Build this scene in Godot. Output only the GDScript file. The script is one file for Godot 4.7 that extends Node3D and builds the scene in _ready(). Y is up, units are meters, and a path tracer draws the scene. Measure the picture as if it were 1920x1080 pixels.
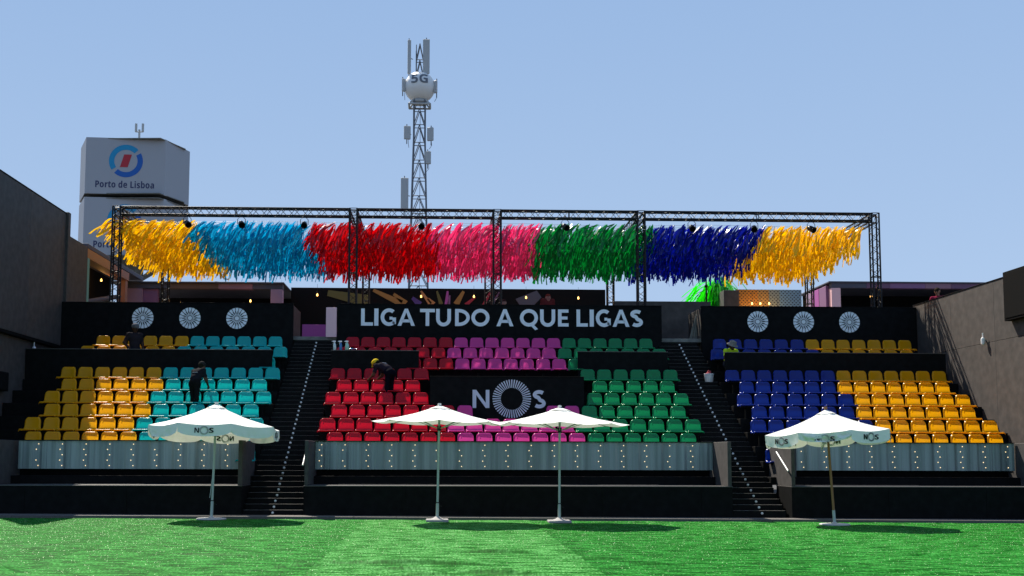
extends Node3D
# A temporary open-air grandstand with coloured seats, ribbon canopy, parasols and artificial turf.
# Axes: x to the side, y up, the stand lies towards -z (depth d = -z). Units are metres.

const EYE := 1.5
var M := {}
var counts := {}
var rng := RandomNumberGenerator.new()


# ---------------------------------------------------------------- mesh building
class MB:
	var v := PackedVector3Array()
	var n := PackedVector3Array()
	var ix := PackedInt32Array()
	var c := PackedColorArray()
	var tint := Color.WHITE
	var colored := false

	func tri(a: Vector3, b: Vector3, d: Vector3) -> void:
		var nn := (b - a).cross(d - a).normalized()
		var k := v.size()
		v.append_array([a, b, d])
		n.append_array([nn, nn, nn])
		ix.append_array([k, k + 2, k + 1])
		if colored:
			c.append_array([tint, tint, tint])

	func quad(a: Vector3, b: Vector3, d: Vector3, e: Vector3) -> void:
		var nn := (d - a).cross(e - b).normalized()
		var k := v.size()
		v.append_array([a, b, d, e])
		n.append_array([nn, nn, nn, nn])
		ix.append_array([k, k + 2, k + 1, k, k + 3, k + 2])
		if colored:
			c.append_array([tint, tint, tint, tint])

	func quad_from(m: Vector3, a: Vector3, b: Vector3, d: Vector3, e: Vector3) -> void:
		if (d - a).cross(e - b).dot((a + b + d + e) * 0.25 - m) < 0.0:
			quad(e, d, b, a)
		else:
			quad(a, b, d, e)

	func tri_from(m: Vector3, a: Vector3, b: Vector3, d: Vector3) -> void:
		if (b - a).cross(d - a).dot((a + b + d) / 3.0 - m) < 0.0:
			tri(d, b, a)
		else:
			tri(a, b, d)

	func box(lo: Vector3, hi: Vector3, ch := 0.0, t := Transform3D()) -> void:
		var m := (lo + hi) * 0.5
		var h := (hi - lo) * 0.5
		ch = minf(ch, minf(h.x, minf(h.y, h.z)) * 0.45)
		var mid := t * m
		var p := func(s: Vector3, axis: int) -> Vector3:
			var q := h - Vector3(ch, ch, ch)
			q[axis] = h[axis]
			return t * (m + q * s)
		for axis in 3:
			var a1 := (axis + 1) % 3
			var a2 := (axis + 2) % 3
			for sg in [-1.0, 1.0]:
				var pts := []
				for k in [[-1, -1], [1, -1], [1, 1], [-1, 1]]:
					var s := Vector3()
					s[axis] = sg
					s[a1] = k[0]
					s[a2] = k[1]
					pts.append(p.call(s, axis))
				quad_from(mid, pts[0], pts[1], pts[2], pts[3])
		if ch <= 0.0:
			return
		for axis in 3:
			var a1 := (axis + 1) % 3
			var a2 := (axis + 2) % 3
			for k in [[-1, -1], [1, -1], [1, 1], [-1, 1]]:
				var s := Vector3()
				s[a1] = k[0]
				s[a2] = k[1]
				s[axis] = -1.0
				var e := s
				e[axis] = 1.0
				quad_from(mid, p.call(s, a1), p.call(e, a1), p.call(e, a2), p.call(s, a2))
		for x in [-1, 1]:
			for y in [-1, 1]:
				for z in [-1, 1]:
					var s := Vector3(x, y, z)
					tri_from(mid, p.call(s, 0), p.call(s, 1), p.call(s, 2))

	# a round bar along points; r may be a number or an array
	func tube(pts: Array, r, sides := 8, caps := true) -> void:
		var rings := []
		var count := pts.size()
		for i in count:
			var a: Vector3 = pts[maxi(i - 1, 0)]
			var b: Vector3 = pts[mini(i + 1, count - 1)]
			var d := (b - a).normalized()
			var u := d.cross(Vector3.UP if absf(d.y) < 0.95 else Vector3.RIGHT).normalized()
			var w := u.cross(d).normalized()
			var rr: float = r[i] if r is Array else r
			var base := v.size()
			for k in sides:
				var ang := TAU * k / sides
				var o := u * cos(ang) + w * sin(ang)
				v.append(pts[i] + o * rr)
				n.append(o)
				if colored:
					c.append(tint)
			rings.append(base)
		for i in count - 1:
			for k in sides:
				var a: int = rings[i] + k
				var b: int = rings[i] + (k + 1) % sides
				var d: int = rings[i + 1] + k
				var e: int = rings[i + 1] + (k + 1) % sides
				ix.append_array([a, b, d, b, e, d])
		if caps:
			for i in [0, count - 1]:
				var mid: Vector3 = pts[i]
				var inner: Vector3 = pts[1] if i == 0 else pts[count - 2]
				for k in sides:
					tri_from(inner, mid, v[rings[i] + k], v[rings[i] + (k + 1) % sides])

	# profile of (radius, height) turned about the y axis at o
	func lathe(o: Vector3, prof: Array, seg := 16, squash := 1.0) -> void:
		var rows := []
		for p in prof:
			var row := []
			for k in seg + 1:
				var a := TAU * k / seg
				row.append(o + Vector3(cos(a) * p.x, p.y, -sin(a) * p.x * squash))
			rows.append(row)
		grid(rows)

	# rows of points, smooth normals; a closed row is welded where ends meet
	func grid(rows: Array, flip := false) -> void:
		var nr := rows.size()
		var nc: int = rows[0].size()
		var base := v.size()
		var closed: bool = rows[nr / 2][0].distance_to(rows[nr / 2][nc - 1]) < 1e-5
		for i in nr:
			for j in nc:
				var l := j - 1
				var rr := j + 1
				if closed:
					l = nc - 2 if j == 0 else l
					rr = 1 if j == nc - 1 else rr
				var du: Vector3 = rows[i][mini(rr, nc - 1)] - rows[i][maxi(l, 0)]
				var dv: Vector3 = rows[mini(i + 1, nr - 1)][j] - rows[maxi(i - 1, 0)][j]
				if du.length_squared() < 1e-12:
					var i2 := 1 if i == 0 else nr - 2
					du = rows[i2][mini(rr, nc - 1)] - rows[i2][maxi(l, 0)]
				var nn := du.cross(dv).normalized()
				v.append(rows[i][j])
				n.append(-nn if flip else nn)
				if colored:
					c.append(tint)
		for i in nr - 1:
			for j in nc - 1:
				var a := base + i * nc + j
				var b := a + 1
				var d := a + nc
				var e := d + 1
				if flip:
					ix.append_array([a, b, d, b, e, d])
				else:
					ix.append_array([a, d, b, b, d, e])

	# a flat outline (counter-clockwise seen from +z of t) pushed back by depth
	func prism(poly: PackedVector2Array, depth: float, t := Transform3D()) -> void:
		if Geometry2D.is_polygon_clockwise(poly):
			poly.reverse()
		var tr := Geometry2D.triangulate_polygon(poly)
		for k in range(0, tr.size(), 3):
			var a := poly[tr[k]]
			var b := poly[tr[k + 1]]
			var d := poly[tr[k + 2]]
			if (b - a).cross(d - a) < 0.0:
				var s := b
				b = d
				d = s
			tri(t * Vector3(a.x, a.y, 0), t * Vector3(b.x, b.y, 0), t * Vector3(d.x, d.y, 0))
			tri(t * Vector3(d.x, d.y, -depth), t * Vector3(b.x, b.y, -depth), t * Vector3(a.x, a.y, -depth))
		for k in poly.size():
			var a := poly[k]
			var b := poly[(k + 1) % poly.size()]
			quad(t * Vector3(a.x, a.y, 0), t * Vector3(a.x, a.y, -depth), t * Vector3(b.x, b.y, -depth), t * Vector3(b.x, b.y, 0))

	func mesh() -> ArrayMesh:
		var a := []
		a.resize(Mesh.ARRAY_MAX)
		a[Mesh.ARRAY_VERTEX] = v
		a[Mesh.ARRAY_NORMAL] = n
		a[Mesh.ARRAY_INDEX] = ix
		if colored:
			a[Mesh.ARRAY_COLOR] = c
		var m := ArrayMesh.new()
		m.add_surface_from_arrays(Mesh.PRIMITIVE_TRIANGLES, a)
		return m


func P(x: float, y: float, d: float) -> Vector3:
	return Vector3(x, y, -d)


func numbered(called: String) -> String:
	counts[called] = counts.get(called, -1) + 1
	return called if counts[called] == 0 else "%s_%03d" % [called, counts[called]]


func tag(o: Node, label: String, category: String, group := "", kind := "") -> Node:
	if label:
		o.set_meta("label", label)
	if category:
		o.set_meta("category", category)
	if group:
		o.set_meta("group", group)
	if kind:
		o.set_meta("kind", kind)
	return o


func thing(called: String, label: String, category: String, where := Vector3.ZERO, group := "", kind := "") -> Node3D:
	var o := Node3D.new()
	o.name = numbered(called)
	add_child(o)
	o.position = where
	tag(o, label, category, group, kind)
	return o


func put(m: Mesh, called: String, material: Material, parent: Node = self, t := Transform3D()) -> MeshInstance3D:
	var o := MeshInstance3D.new()
	o.mesh = m
	o.material_override = material
	o.name = numbered(called) if parent == self else called
	o.transform = t
	parent.add_child(o, true)
	return o


func build(b: MB, called: String, material: Material, parent: Node = self) -> MeshInstance3D:
	return put(b.mesh(), called, material, parent)


# a box given by x, y and depth ranges, relative to a parent's own place
func block(x0: float, x1: float, y0: float, y1: float, d0: float, d1: float, called: String, material: Material, parent: Node = self, ch := 0.008) -> MeshInstance3D:
	var b := MB.new()
	var o: Vector3 = parent.position if parent is Node3D and parent != self else Vector3.ZERO
	b.box(Vector3(x0, y0, -d1) - o, Vector3(x1, y1, -d0) - o, ch)
	return build(b, called, material, parent)


# ---------------------------------------------------------------- materials
func lin(r: float, g: float, b: float) -> Color:
	return Color(r, g, b).linear_to_srgb()


func mat(called: String, r: float, g: float, b: float, rough := 0.7, metal := 0.0) -> StandardMaterial3D:
	var m := StandardMaterial3D.new()
	m.resource_name = called
	m.albedo_color = lin(r, g, b)
	m.roughness = rough
	m.metallic = metal
	M[called] = m
	return m


func noise_tex(freq: float, lo: Color, hi: Color, size := 512, octaves := 4, sd := 1, from := 0.0, to := 1.0) -> NoiseTexture2D:
	var f := FastNoiseLite.new()
	f.seed = sd
	f.noise_type = FastNoiseLite.TYPE_SIMPLEX_SMOOTH
	f.frequency = freq
	f.fractal_octaves = octaves
	var t := NoiseTexture2D.new()
	t.noise = f
	t.width = size
	t.height = size
	t.seamless = true
	var g := Gradient.new()
	g.set_color(0, lo)
	g.set_color(1, hi)
	g.set_offset(0, from)
	g.set_offset(1, to)
	t.color_ramp = g
	return t


func mottle(m: StandardMaterial3D, tex: Texture2D, scale: float) -> void:
	m.albedo_texture = tex
	m.uv1_triplanar = true
	m.uv1_world_triplanar = true
	m.uv1_scale = Vector3(scale, scale, scale)


func translucent(m: StandardMaterial3D, r: float, g: float, b: float) -> void:
	m.backlight_enabled = true
	m.backlight = lin(r, g, b)


func glow(m: StandardMaterial3D, col: Color, e: float) -> void:
	m.emission_enabled = true
	m.emission = col
	m.emission_energy_multiplier = e


func materials() -> void:
	var worn := noise_tex(0.02, Color(0.72, 0.72, 0.72), Color(1, 1, 1), 512, 5, 3)
	var fine := noise_tex(0.06, Color(0.8, 0.8, 0.8), Color(1, 1, 1), 512, 4, 5)
	# black boarding and cloth of the stand
	mottle(mat("black_board", 0.008, 0.0085, 0.0095, 0.7), worn, 0.35)
	mottle(mat("black_step", 0.008, 0.008, 0.0085, 0.6), worn, 0.5)
	mottle(mat("black_deck", 0.06, 0.055, 0.054, 0.5), fine, 0.6)
	mottle(mat("dark_panel", 0.068, 0.058, 0.055, 0.7), worn, 0.3)
	mottle(mat("dark_panel_warm", 0.074, 0.062, 0.058, 0.7), worn, 0.27)
	mottle(mat("dark_panel_cool", 0.06, 0.054, 0.054, 0.72), worn, 0.31)
	mat("banner_black", 0.005, 0.005, 0.0055, 0.95)
	mottle(mat("paving", 0.11, 0.1, 0.098, 0.85), fine, 0.8)
	mottle(mat("asphalt", 0.06, 0.06, 0.06, 0.9), fine, 0.4)
	mottle(mat("sheet_steel", 0.33, 0.385, 0.385, 0.4, 0.25), noise_tex(0.03, Color(0.7, 0.72, 0.72), Color(1, 1, 1), 512, 4, 8), 0.5)
	M.sheet_steel.uv1_scale = Vector3(0.3, 0.008, 0.3)
	mat("white_print", 0.74, 0.78, 0.84, 0.6)
	mat("sunlit_nosing", 0.24, 0.23, 0.22, 0.4)
	mat("grey_print", 0.55, 0.58, 0.68, 0.6)
	mat("truss_black", 0.009, 0.009, 0.011, 0.4, 0.0)
	M.truss_black.metallic_specular = 0.32
	mat("steel", 0.35, 0.36, 0.37, 0.4, 0.8)
	mat("mast_grey", 0.13, 0.14, 0.16, 0.6)
	mat("antenna_grey", 0.42, 0.43, 0.43, 0.6)
	mat("dome_white", 0.75, 0.74, 0.72, 0.45)
	mat("sign_white", 0.33, 0.34, 0.37, 0.55)
	mat("sign_navy", 0.02, 0.025, 0.09, 0.6)
	mat("sign_red", 0.4, 0.012, 0.03, 0.6)
	mat("sign_blue", 0.0, 0.09, 0.38, 0.6)
	mat("sign_cyan", 0.0, 0.24, 0.46, 0.6)
	mottle(mat("concrete", 0.22, 0.22, 0.2, 0.85), worn, 0.3)
	# seats: thin moulded plastic that lets sunlight through
	for s in [["yellow", 0.9, 0.43, 0.003, 1.0], ["teal", 0.0, 0.36, 0.345, 0.42], ["red", 0.42, 0.001, 0.014, 0.55], ["pink", 0.66, 0.055, 0.3, 0.6], ["green", 0.0, 0.17, 0.055, 0.2], ["navy", 0.0005, 0.014, 0.17, 0.12]]:
		var m := mat("seat_" + s[0], s[1], s[2], s[3], 0.25)
		m.metallic_specular = 0.36
		var top: float = maxf(s[1], maxf(s[2], s[3]))
		translucent(m, s[1] / top * s[4], s[2] / top * s[4], s[3] / top * s[4])
	for s in [["yellow", 0.92, 0.68, 0.008], ["blue", 0.0, 0.42, 0.6], ["red", 0.58, 0.0, 0.02], ["pink", 0.8, 0.13, 0.34], ["green", 0.0, 0.24, 0.08], ["navy", 0.003, 0.025, 0.3], ["lime", 0.1, 0.75, 0.06]]:
		var m := mat("ribbon_" + s[0], s[1], s[2], s[3], 0.3)
		var top: float = maxf(s[1], maxf(s[2], s[3]))
		translucent(m, s[1] / top, s[2] / top, s[3] / top)
	# parasols
	mat("canvas", 0.78, 0.78, 0.75, 0.85)
	translucent(M.canvas, 0.3, 0.3, 0.28)
	mat("pole_paint", 0.36, 0.42, 0.4, 0.45, 0.2)
	mat("wood", 0.3, 0.14, 0.05, 0.6)
	mottle(M.wood, fine, 2.0)
	mat("base_grey", 0.3, 0.29, 0.3, 0.8)
	mat("base_plate", 0.42, 0.42, 0.44, 0.6)
	mat("print_black", 0.02, 0.02, 0.022, 0.8)
	mat("print_grey", 0.25, 0.25, 0.26, 0.8)
	# buildings behind
	mat("interior_black", 0.008, 0.008, 0.009, 0.9)
	for s in [["violet", 0.2, 0.09, 0.2], ["lilac", 0.32, 0.2, 0.3], ["mauve", 0.24, 0.12, 0.17], ["plum", 0.13, 0.06, 0.12], ["slate", 0.06, 0.06, 0.09], ["brown", 0.1, 0.06, 0.05], ["ochre", 0.28, 0.14, 0.03], ["orange", 0.4, 0.18, 0.06], ["terracotta", 0.3, 0.14, 0.1], ["sea", 0.14, 0.34, 0.3], ["magenta", 0.36, 0.07, 0.3], ["blush", 0.75, 0.46, 0.5], ["olive", 0.1, 0.09, 0.02], ["purple", 0.06, 0.03, 0.18], ["crimson", 0.3, 0.01, 0.03], ["sand", 0.2, 0.17, 0.12]]:
		mat("paint_" + s[0], s[1], s[2], s[3], 0.7)
	glow(mat("bulb_glow", 0.9, 0.8, 0.6, 0.4), Color(1.0, 0.72, 0.35), 3.0)
	glow(mat("led_glow", 0.9, 0.85, 0.7, 0.4), Color(1.0, 0.86, 0.62), 1.0)
	for k in ["black_board", "black_step", "banner_black", "interior_black"]:
		M[k].metallic_specular = 0.18
	mat("stair_lens", 0.7, 0.7, 0.68, 0.3)
	mat("lamp_white", 0.75, 0.75, 0.76, 0.4)
	mat("plastic_clear", 0.55, 0.66, 0.66, 0.25)
	mat("plastic_blue", 0.04, 0.16, 0.4, 0.25)
	mat("plastic_mint", 0.3, 0.55, 0.45, 0.3)
	mat("bucket_white", 0.6, 0.6, 0.62, 0.5)
	mat("cloth_red", 0.25, 0.02, 0.03, 0.9)
	var skin := mat("people", 1, 1, 1, 0.8)
	skin.vertex_color_use_as_albedo = true
	skin.metallic_specular = 0.1


# ---------------------------------------------------------------- the stand
const ROW_D := 0.72
const ROW_H := 0.4
const WORDS := ["zeroth", "first", "second", "third", "fourth", "fifth", "sixth", "seventh", "eighth", "ninth", "tenth", "eleventh", "twelfth", "thirteenth", "fourteenth"]


func row_floor(r: int) -> float:
	return 1.394 + ROW_H * (r - 1) - (0.024 if r > 6 else 0.0)


func row_back(r: int) -> float:
	return 30.0 + ROW_D * (r - 1) + (0.036 if r > 6 else 0.0)


func ground_y(x: float) -> float:
	return -0.0045 * x


func make_terrace(x0: float, x1: float, label: String, last := 9) -> void:
	var o := thing("seating_terrace", label, "terrace", P((x0 + x1) * 0.5, 0, 29.0), "seating terraces")
	for r in range(0, last + 1):
		var front := row_back(r) - 0.55
		var back := front + ROW_D + (0.45 if r == 9 else 0.0)
		if r == 0:
			front = 28.78
		block(x0, x1, (row_floor(r) - 0.43) if r > 0 else 0.792, row_floor(r), front, back - 0.004, "step", M.black_step, o, 0.006)
	# stepped cheek boards that close the underside on both sides
	for side in [x0, x1]:
		var poly := PackedVector2Array([Vector2(28.8, 0.0), Vector2(28.8, row_floor(0) - 0.03)])
		for r in range(1, 10):
			poly.append(Vector2(row_back(r) - 0.545, row_floor(r - 1) - 0.03))
			poly.append(Vector2(row_back(r) - 0.545, row_floor(r) - 0.03))
		poly.append(Vector2(36.55, row_floor(9) - 0.03))
		poly.append(Vector2(36.55, 0.0))
		var b := MB.new()
		var inward := -1.0 if side == x1 else 1.0
		# outline in (depth, height): turn it so that depth runs along -z
		var t := Transform3D(Basis(Vector3(0, 0, -1), Vector3(0, 1, 0), Vector3(1, 0, 0)), Vector3(side + (0.004 if inward < 0 else 0.044), 0, 0) - o.position)
		if inward < 0:
			t.origin.x = side - 0.004 - o.position.x
		b.prism(poly, 0.04, t)
		build(b, "cheek_board", M.black_step, o)


func seat_mesh() -> ArrayMesh:
	# (forward, up) along the middle from under the front lip, over the pan and up the back to its rolled top edge
	var prof := [Vector2(0.36, 0.372), Vector2(0.378, 0.384), Vector2(0.382, 0.4), Vector2(0.365, 0.412), Vector2(0.31, 0.41), Vector2(0.22, 0.4), Vector2(0.12, 0.396), Vector2(0.06, 0.406), Vector2(0.025, 0.43), Vector2(0.006, 0.47), Vector2(-0.004, 0.53), Vector2(-0.014, 0.6), Vector2(-0.022, 0.655), Vector2(-0.028, 0.69), Vector2(-0.034, 0.712), Vector2(-0.043, 0.728), Vector2(-0.058, 0.737), Vector2(-0.075, 0.733), Vector2(-0.085, 0.715)]
	var us := [-1.0, -0.985, -0.94, -0.88, -0.8, -0.6, -0.3, 0.0, 0.3, 0.6, 0.8, 0.88, 0.94, 0.985, 1.0]
	var rows := []
	for p in prof:
		var row := []
		var up := clampf((p.y - 0.42) / 0.32, 0.0, 1.0)
		var half := 0.232 - 0.016 * smoothstep(0.0, 0.25, up)
		# round the upper corners
		if up > 0.58:
			var k := minf((up - 0.58) / 0.41, 1.0)
			half *= 0.55 + 0.45 * sqrt(maxf(0.0, 1.0 - k * k * 0.96))
		if p.x > 0.36:
			half *= 1.0 - 0.06 * smoothstep(0.36, 0.41, p.x)
		for u in us:
			var a: float = absf(u)
			var cup := a * a * a * 0.03
			var roll := pow(clampf((a - 0.84) / 0.16, 0.0, 1.0), 2.0) * 0.045
			var f: float = p.x
			var h: float = p.y
			if up > 0.03:
				f += cup * (1.0 - 0.5 * up) - roll
			else:
				h += cup * 0.55 * smoothstep(0.41, 0.3, p.x) - roll
			row.append(Vector3(u * half, h, f))
		rows.append(row)
	var b := MB.new()
	b.grid(rows)
	return b.mesh()


func bracket_mesh() -> ArrayMesh:
	var b := MB.new()
	b.box(Vector3(-0.16, 0.33, 0.06), Vector3(0.16, 0.36, 0.3), 0.004)
	b.box(Vector3(-0.03, 0.0, 0.08), Vector3(0.03, 0.33, 0.14), 0.004)
	b.box(Vector3(-0.07, 0.0, 0.04), Vector3(0.07, 0.012, 0.2), 0.0)
	b.box(Vector3(-0.012, 0.36, 0.12), Vector3(0.012, 0.392, 0.28), 0.0)
	return b.mesh()


func row_words(r: int) -> String:
	return "front row" if r == 1 else "%s row up" % WORDS[r] if r > 1 else "lowest row at stair foot"


func make_seats() -> void:
	var shell := seat_mesh()
	var bracket := bracket_mesh()
	var proto := {}
	# block, row, place of the first seat, spacing, then how many of each colour (an empty name leaves a gap)
	var rows := [
		["L", 1, -10.702, 0.4995, [["yellow", 6], ["teal", 6]]], ["L", 2, -10.98, 0.5, [["yellow", 6], ["teal", 7]]], ["L", 3, -10.718, 0.4986, [["yellow", 6], ["teal", 6]]],
		["L", 4, -10.969, 0.497, [["yellow", 6], ["teal", 7]]], ["L", 5, -10.75, 0.5007, [["yellow", 6], ["teal", 6]]], ["L", 6, -11.02, 0.504, [["yellow", 6], ["teal", 7]]],
		["L", 7, -10.7, 0.4975, [["", 11], ["teal", 1]]], ["L", 8, -10.938, 0.4983, [["yellow", 6], ["teal", 7]]], ["L", 9, -10.675, 0.4955, [["yellow", 6], ["teal", 6]]],
		["L", 0, -10.98, 0.5, [["", 12], ["teal", 1]]],
		["C", 1, -2.76, 0.498, [["red", 7], ["pink", 7], ["green", 6]]], ["C", 2, -3.03, 0.501, [["red", 7], ["pink", 7], ["green", 7]]], ["C", 3, -2.777, 0.501, [["red", 7], ["pink", 1], ["", 4], ["pink", 2], ["green", 6]]],
		["C", 4, -3.022, 0.5005, [["red", 6], ["", 9], ["green", 6]]], ["C", 5, -2.774, 0.501, [["red", 5], ["", 10], ["green", 5]]], ["C", 6, -3.03, 0.501, [["red", 6], ["", 9], ["green", 6]]],
		["C", 7, -2.758, 0.4973, [["", 4], ["red", 3], ["pink", 7], ["green", 1]]], ["C", 8, -3.01, 0.4984, [["red", 7], ["pink", 7], ["green", 7]]], ["C", 9, -2.771, 0.497, [["red", 7], ["pink", 7], ["green", 6]]],
		["R", 1, 9.064, 0.4999, [["navy", 6], ["yellow", 7]]], ["R", 2, 8.811, 0.498, [["navy", 7], ["yellow", 7]]], ["R", 3, 9.055, 0.498, [["navy", 6], ["yellow", 7]]],
		["R", 4, 8.842, 0.492, [["navy", 7], ["yellow", 7]]], ["R", 5, 9.111, 0.4893, [["navy", 6], ["yellow", 7]]], ["R", 6, 8.878, 0.487, [["navy", 7], ["yellow", 7]]],
		["R", 8, 8.805, 0.5052, [["navy", 7], ["yellow", 6]]], ["R", 9, 9.064, 0.5046, [["navy", 6], ["yellow", 7]]], ["R", 0, 8.82, 0.5, [["navy", 1]]],
	]
	for row in rows:
		var at := 0
		var total := 0
		for run in row[4]:
			total += run[1]
		for run in row[4]:
			for k in run[1]:
				var i: int = at + k
				if run[0] == "":
					continue
				var colour: String = run[0]
				var label := ""
				match colour:
					"yellow":
						var n: int = k + 1 if row[0] == "L" else run[1] - k
						label = "yellow plastic seat beside the %s seats, %s, %s from the side wall" % ["teal" if row[0] == "L" else "navy", row_words(row[1]), WORDS[n]]
					"teal":
						label = "teal plastic seat, %s, %s from the stairs" % [row_words(row[1]), WORDS[run[1] - k]]
					"red":
						label = "red plastic seat, %s, %s from the stairs" % [row_words(row[1]), WORDS[i + 1]]
					"pink":
						label = "pink plastic seat, %s, %s from the green seats" % [row_words(row[1]), WORDS[clampi((total - 6 - (1 if row[1] % 2 == 0 else 0)) - i if row[1] != 7 else 14 - i, 1, 14)]]
					"green":
						label = "green plastic seat, %s, %s from the stairs" % [row_words(row[1]), WORDS[total - i if row[1] != 7 else 6]]
					"navy":
						label = "navy blue plastic seat, %s, %s from the stairs" % [row_words(row[1]), WORDS[k + 1]]
				var where := P(row[2] + row[3] * i + rng.randf_range(-0.006, 0.006), row_floor(row[1]) + 0.001, row_back(row[1]) - 0.058 + (0.1 if row[1] == 0 else 0.0))
				var o: Node3D
				if not proto.has(colour):
					o = thing("%s_stadium_seat" % colour, label, "seat", where, "%s seats of the grandstand" % colour)
					put(shell, "shell", M["seat_" + colour], o)
					put(bracket, "bracket", M.black_step, o)
					proto[colour] = o
				else:
					o = proto[colour].duplicate()
					o.name = numbered("%s_stadium_seat" % colour)
					add_child(o)
					o.position = where
					o.set_meta("label", label)
				o.rotation = Vector3(rng.randf_range(-0.012, 0.012), rng.randf_range(-0.02, 0.02), rng.randf_range(-0.006, 0.006))
			at += run[1]


func make_stairs(x0: float, x1: float, dots: float, label: String) -> void:
	var o := thing("staircase", label, "staircase", P((x0 + x1) * 0.5, 0, 27.5), "black staircases between the seat blocks")
	var lens := MB.new()
	lens.lathe(Vector3.ZERO, [Vector2(0.031, 0.0), Vector2(0.03, 0.012), Vector2(0.02, 0.022), Vector2(0.0, 0.026)], 12)
	var lens_mesh := lens.mesh()
	for i in range(1, 41):
		var top := 0.06 + 0.1335 * i
		var front := 27.55 + 0.24 * (i - 1)
		var s := block(x0 + 0.004, x1 - 0.004, maxf(top - 0.3, -0.1), top, front, front + 0.27 + (0.5 if i == 40 else 0.0), "step", M.black_step, o, 0.004)
		# the nosing, sunlit brightness put into its colour, and the round riser marker
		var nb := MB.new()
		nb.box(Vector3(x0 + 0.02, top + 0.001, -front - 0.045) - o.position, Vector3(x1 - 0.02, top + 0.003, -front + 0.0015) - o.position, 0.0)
		build(nb, "nosing", M.sunlit_nosing, s)
		put(lens_mesh, "marker_stud", M.stair_lens, s, Transform3D(Basis(Vector3.RIGHT, PI / 2), P(dots + 0.004 * sin(i * 1.7), top - 0.065, front - 0.001) - o.position))


func make_plinth(x0: float, x1: float, wings: Array, label: String) -> void:
	var o := thing("front_plinth", label, "plinth", P((x0 + x1) * 0.5, 0, 27.5), "black plinths along the turf")
	block(x0, x1, -0.12, 0.765, 27.5, 28.77, "body", M.black_board, o, 0.01)
	block(x0 - 0.004, x1 + 0.004, 0.766, 0.79, 27.49, 28.77, "deck", M.black_deck, o, 0.004)
	for w in wings:
		block(w[0], w[1], 0.7905, 1.885, 27.53, 29.4, "wing", M.dark_panel_cool, o, 0.006)
	# plywood joints of the front face
	var x := x0 + 2.44
	while x < x1 - 0.4:
		block(x - 0.03, x + 0.03, 0.02, 0.745, 27.488, 27.499, "joint_cover", M.black_board, o, 0.003)
		x += 2.44


func make_fascia(x0: float, x1: float, first: float, label: String) -> void:
	var o := thing("corrugated_fascia", label, "fascia", P((x0 + x1) * 0.5, 1.165, 29.0), "corrugated steel fascias with points of light")
	var led := MB.new()
	led.lathe(Vector3.ZERO, [Vector2(0.011, 0.0), Vector2(0.011, 0.01), Vector2(0.0, 0.016)], 8)
	var led_mesh := led.mesh()
	var step := 0.6
	var k := 0
	var start := first - 0.13
	while start > x0 + 0.01:
		start -= step
	var h := 0.715
	# one bay of sheet, seen from above: (x, forward)
	var bay := [Vector2(0.0, 0.0), Vector2(0.19, 0.0), Vector2(0.255, 0.02), Vector2(0.32, 0.02), Vector2(0.345, 0.016), Vector2(0.365, 0.016), Vector2(0.39, 0.02), Vector2(0.535, 0.02), Vector2(0.6, 0.0)]
	var x := start
	while x < x1 - 0.02:
		var b := MB.new()
		var lo := maxf(x, x0)
		var hi := minf(x + step, x1)
		var pts := []
		for j in bay.size():
			var q := Vector2(x + bay[j].x, bay[j].y)
			if q.x < lo or q.x > hi:
				q.x = clampf(q.x, lo, hi)
			pts.append(q)
		for j in pts.size() - 1:
			if pts[j + 1].x - pts[j].x < 1e-4:
				continue
			var a := Vector3(pts[j].x - o.position.x, 0, pts[j].y)
			var e := Vector3(pts[j + 1].x - o.position.x, 0, pts[j + 1].y)
			b.quad(a, e, e + Vector3(0, h, 0), a + Vector3(0, h, 0))
			b.quad(a + Vector3(0, h, -0.05 - a.z), a + Vector3(0, h, 0), e + Vector3(0, h, 0), e + Vector3(0, h, -0.05 - e.z))
			b.quad(a + Vector3(0, 0, -0.05 - a.z), e + Vector3(0, 0, -0.05 - e.z), e, a)
		if b.v.size():
			var p := build(b, "corrugated_panel", M.sheet_steel, o)
			for j in 5:
				var lx := x + 0.13 + (-0.028 if j % 2 == 1 else 0.028)
				if lx > lo + 0.02 and lx < hi - 0.02 and (k * 5 + j) % 23 != 7:
					put(led_mesh, "led_point", M.led_glow, p, Transform3D(Basis(Vector3.RIGHT, PI / 2), Vector3(lx - o.position.x, h - 0.085 - j * 0.137, 0.0)))
		k += 1
		x += step
	block(x0 - 0.01, x1 + 0.01, 1.881, 1.9, 28.93, 29.06, "top_rail", M.black_board, o, 0.004)
	block(x0, x1, 1.166, 1.88, 29.055, 29.075, "backing_board", M.black_board, o, 0.0)


func text_mesh(words: String, depth: float, serif := false, bold := true) -> TextMesh:
	var f := SystemFont.new()
	f.font_names = PackedStringArray(["Droid Serif" if serif else "Droid Sans"])
	f.font_weight = 700 if bold else 400
	var t := TextMesh.new()
	t.font = f
	t.font_size = 96
	t.pixel_size = 0.01
	t.depth = depth
	t.curve_step = 1.0
	t.text = words
	return t


# lettering fitted to a width and a height, its back on the plane z = 0 of its parent
func letters(words: String, mid: Vector3, w: float, h: float, depth: float, material: Material, parent: Node, called := "lettering", turn := 0.0) -> MeshInstance3D:
	var t := text_mesh(words, 0.1)
	var box := t.get_aabb()
	var s := Vector3(w / box.size.x, h / box.size.y, depth / box.size.z)
	var basis := Basis(Vector3.UP, turn) * Basis.from_scale(s)
	return put(t, called, material, parent, Transform3D(basis, mid - basis * box.get_center()))


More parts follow.
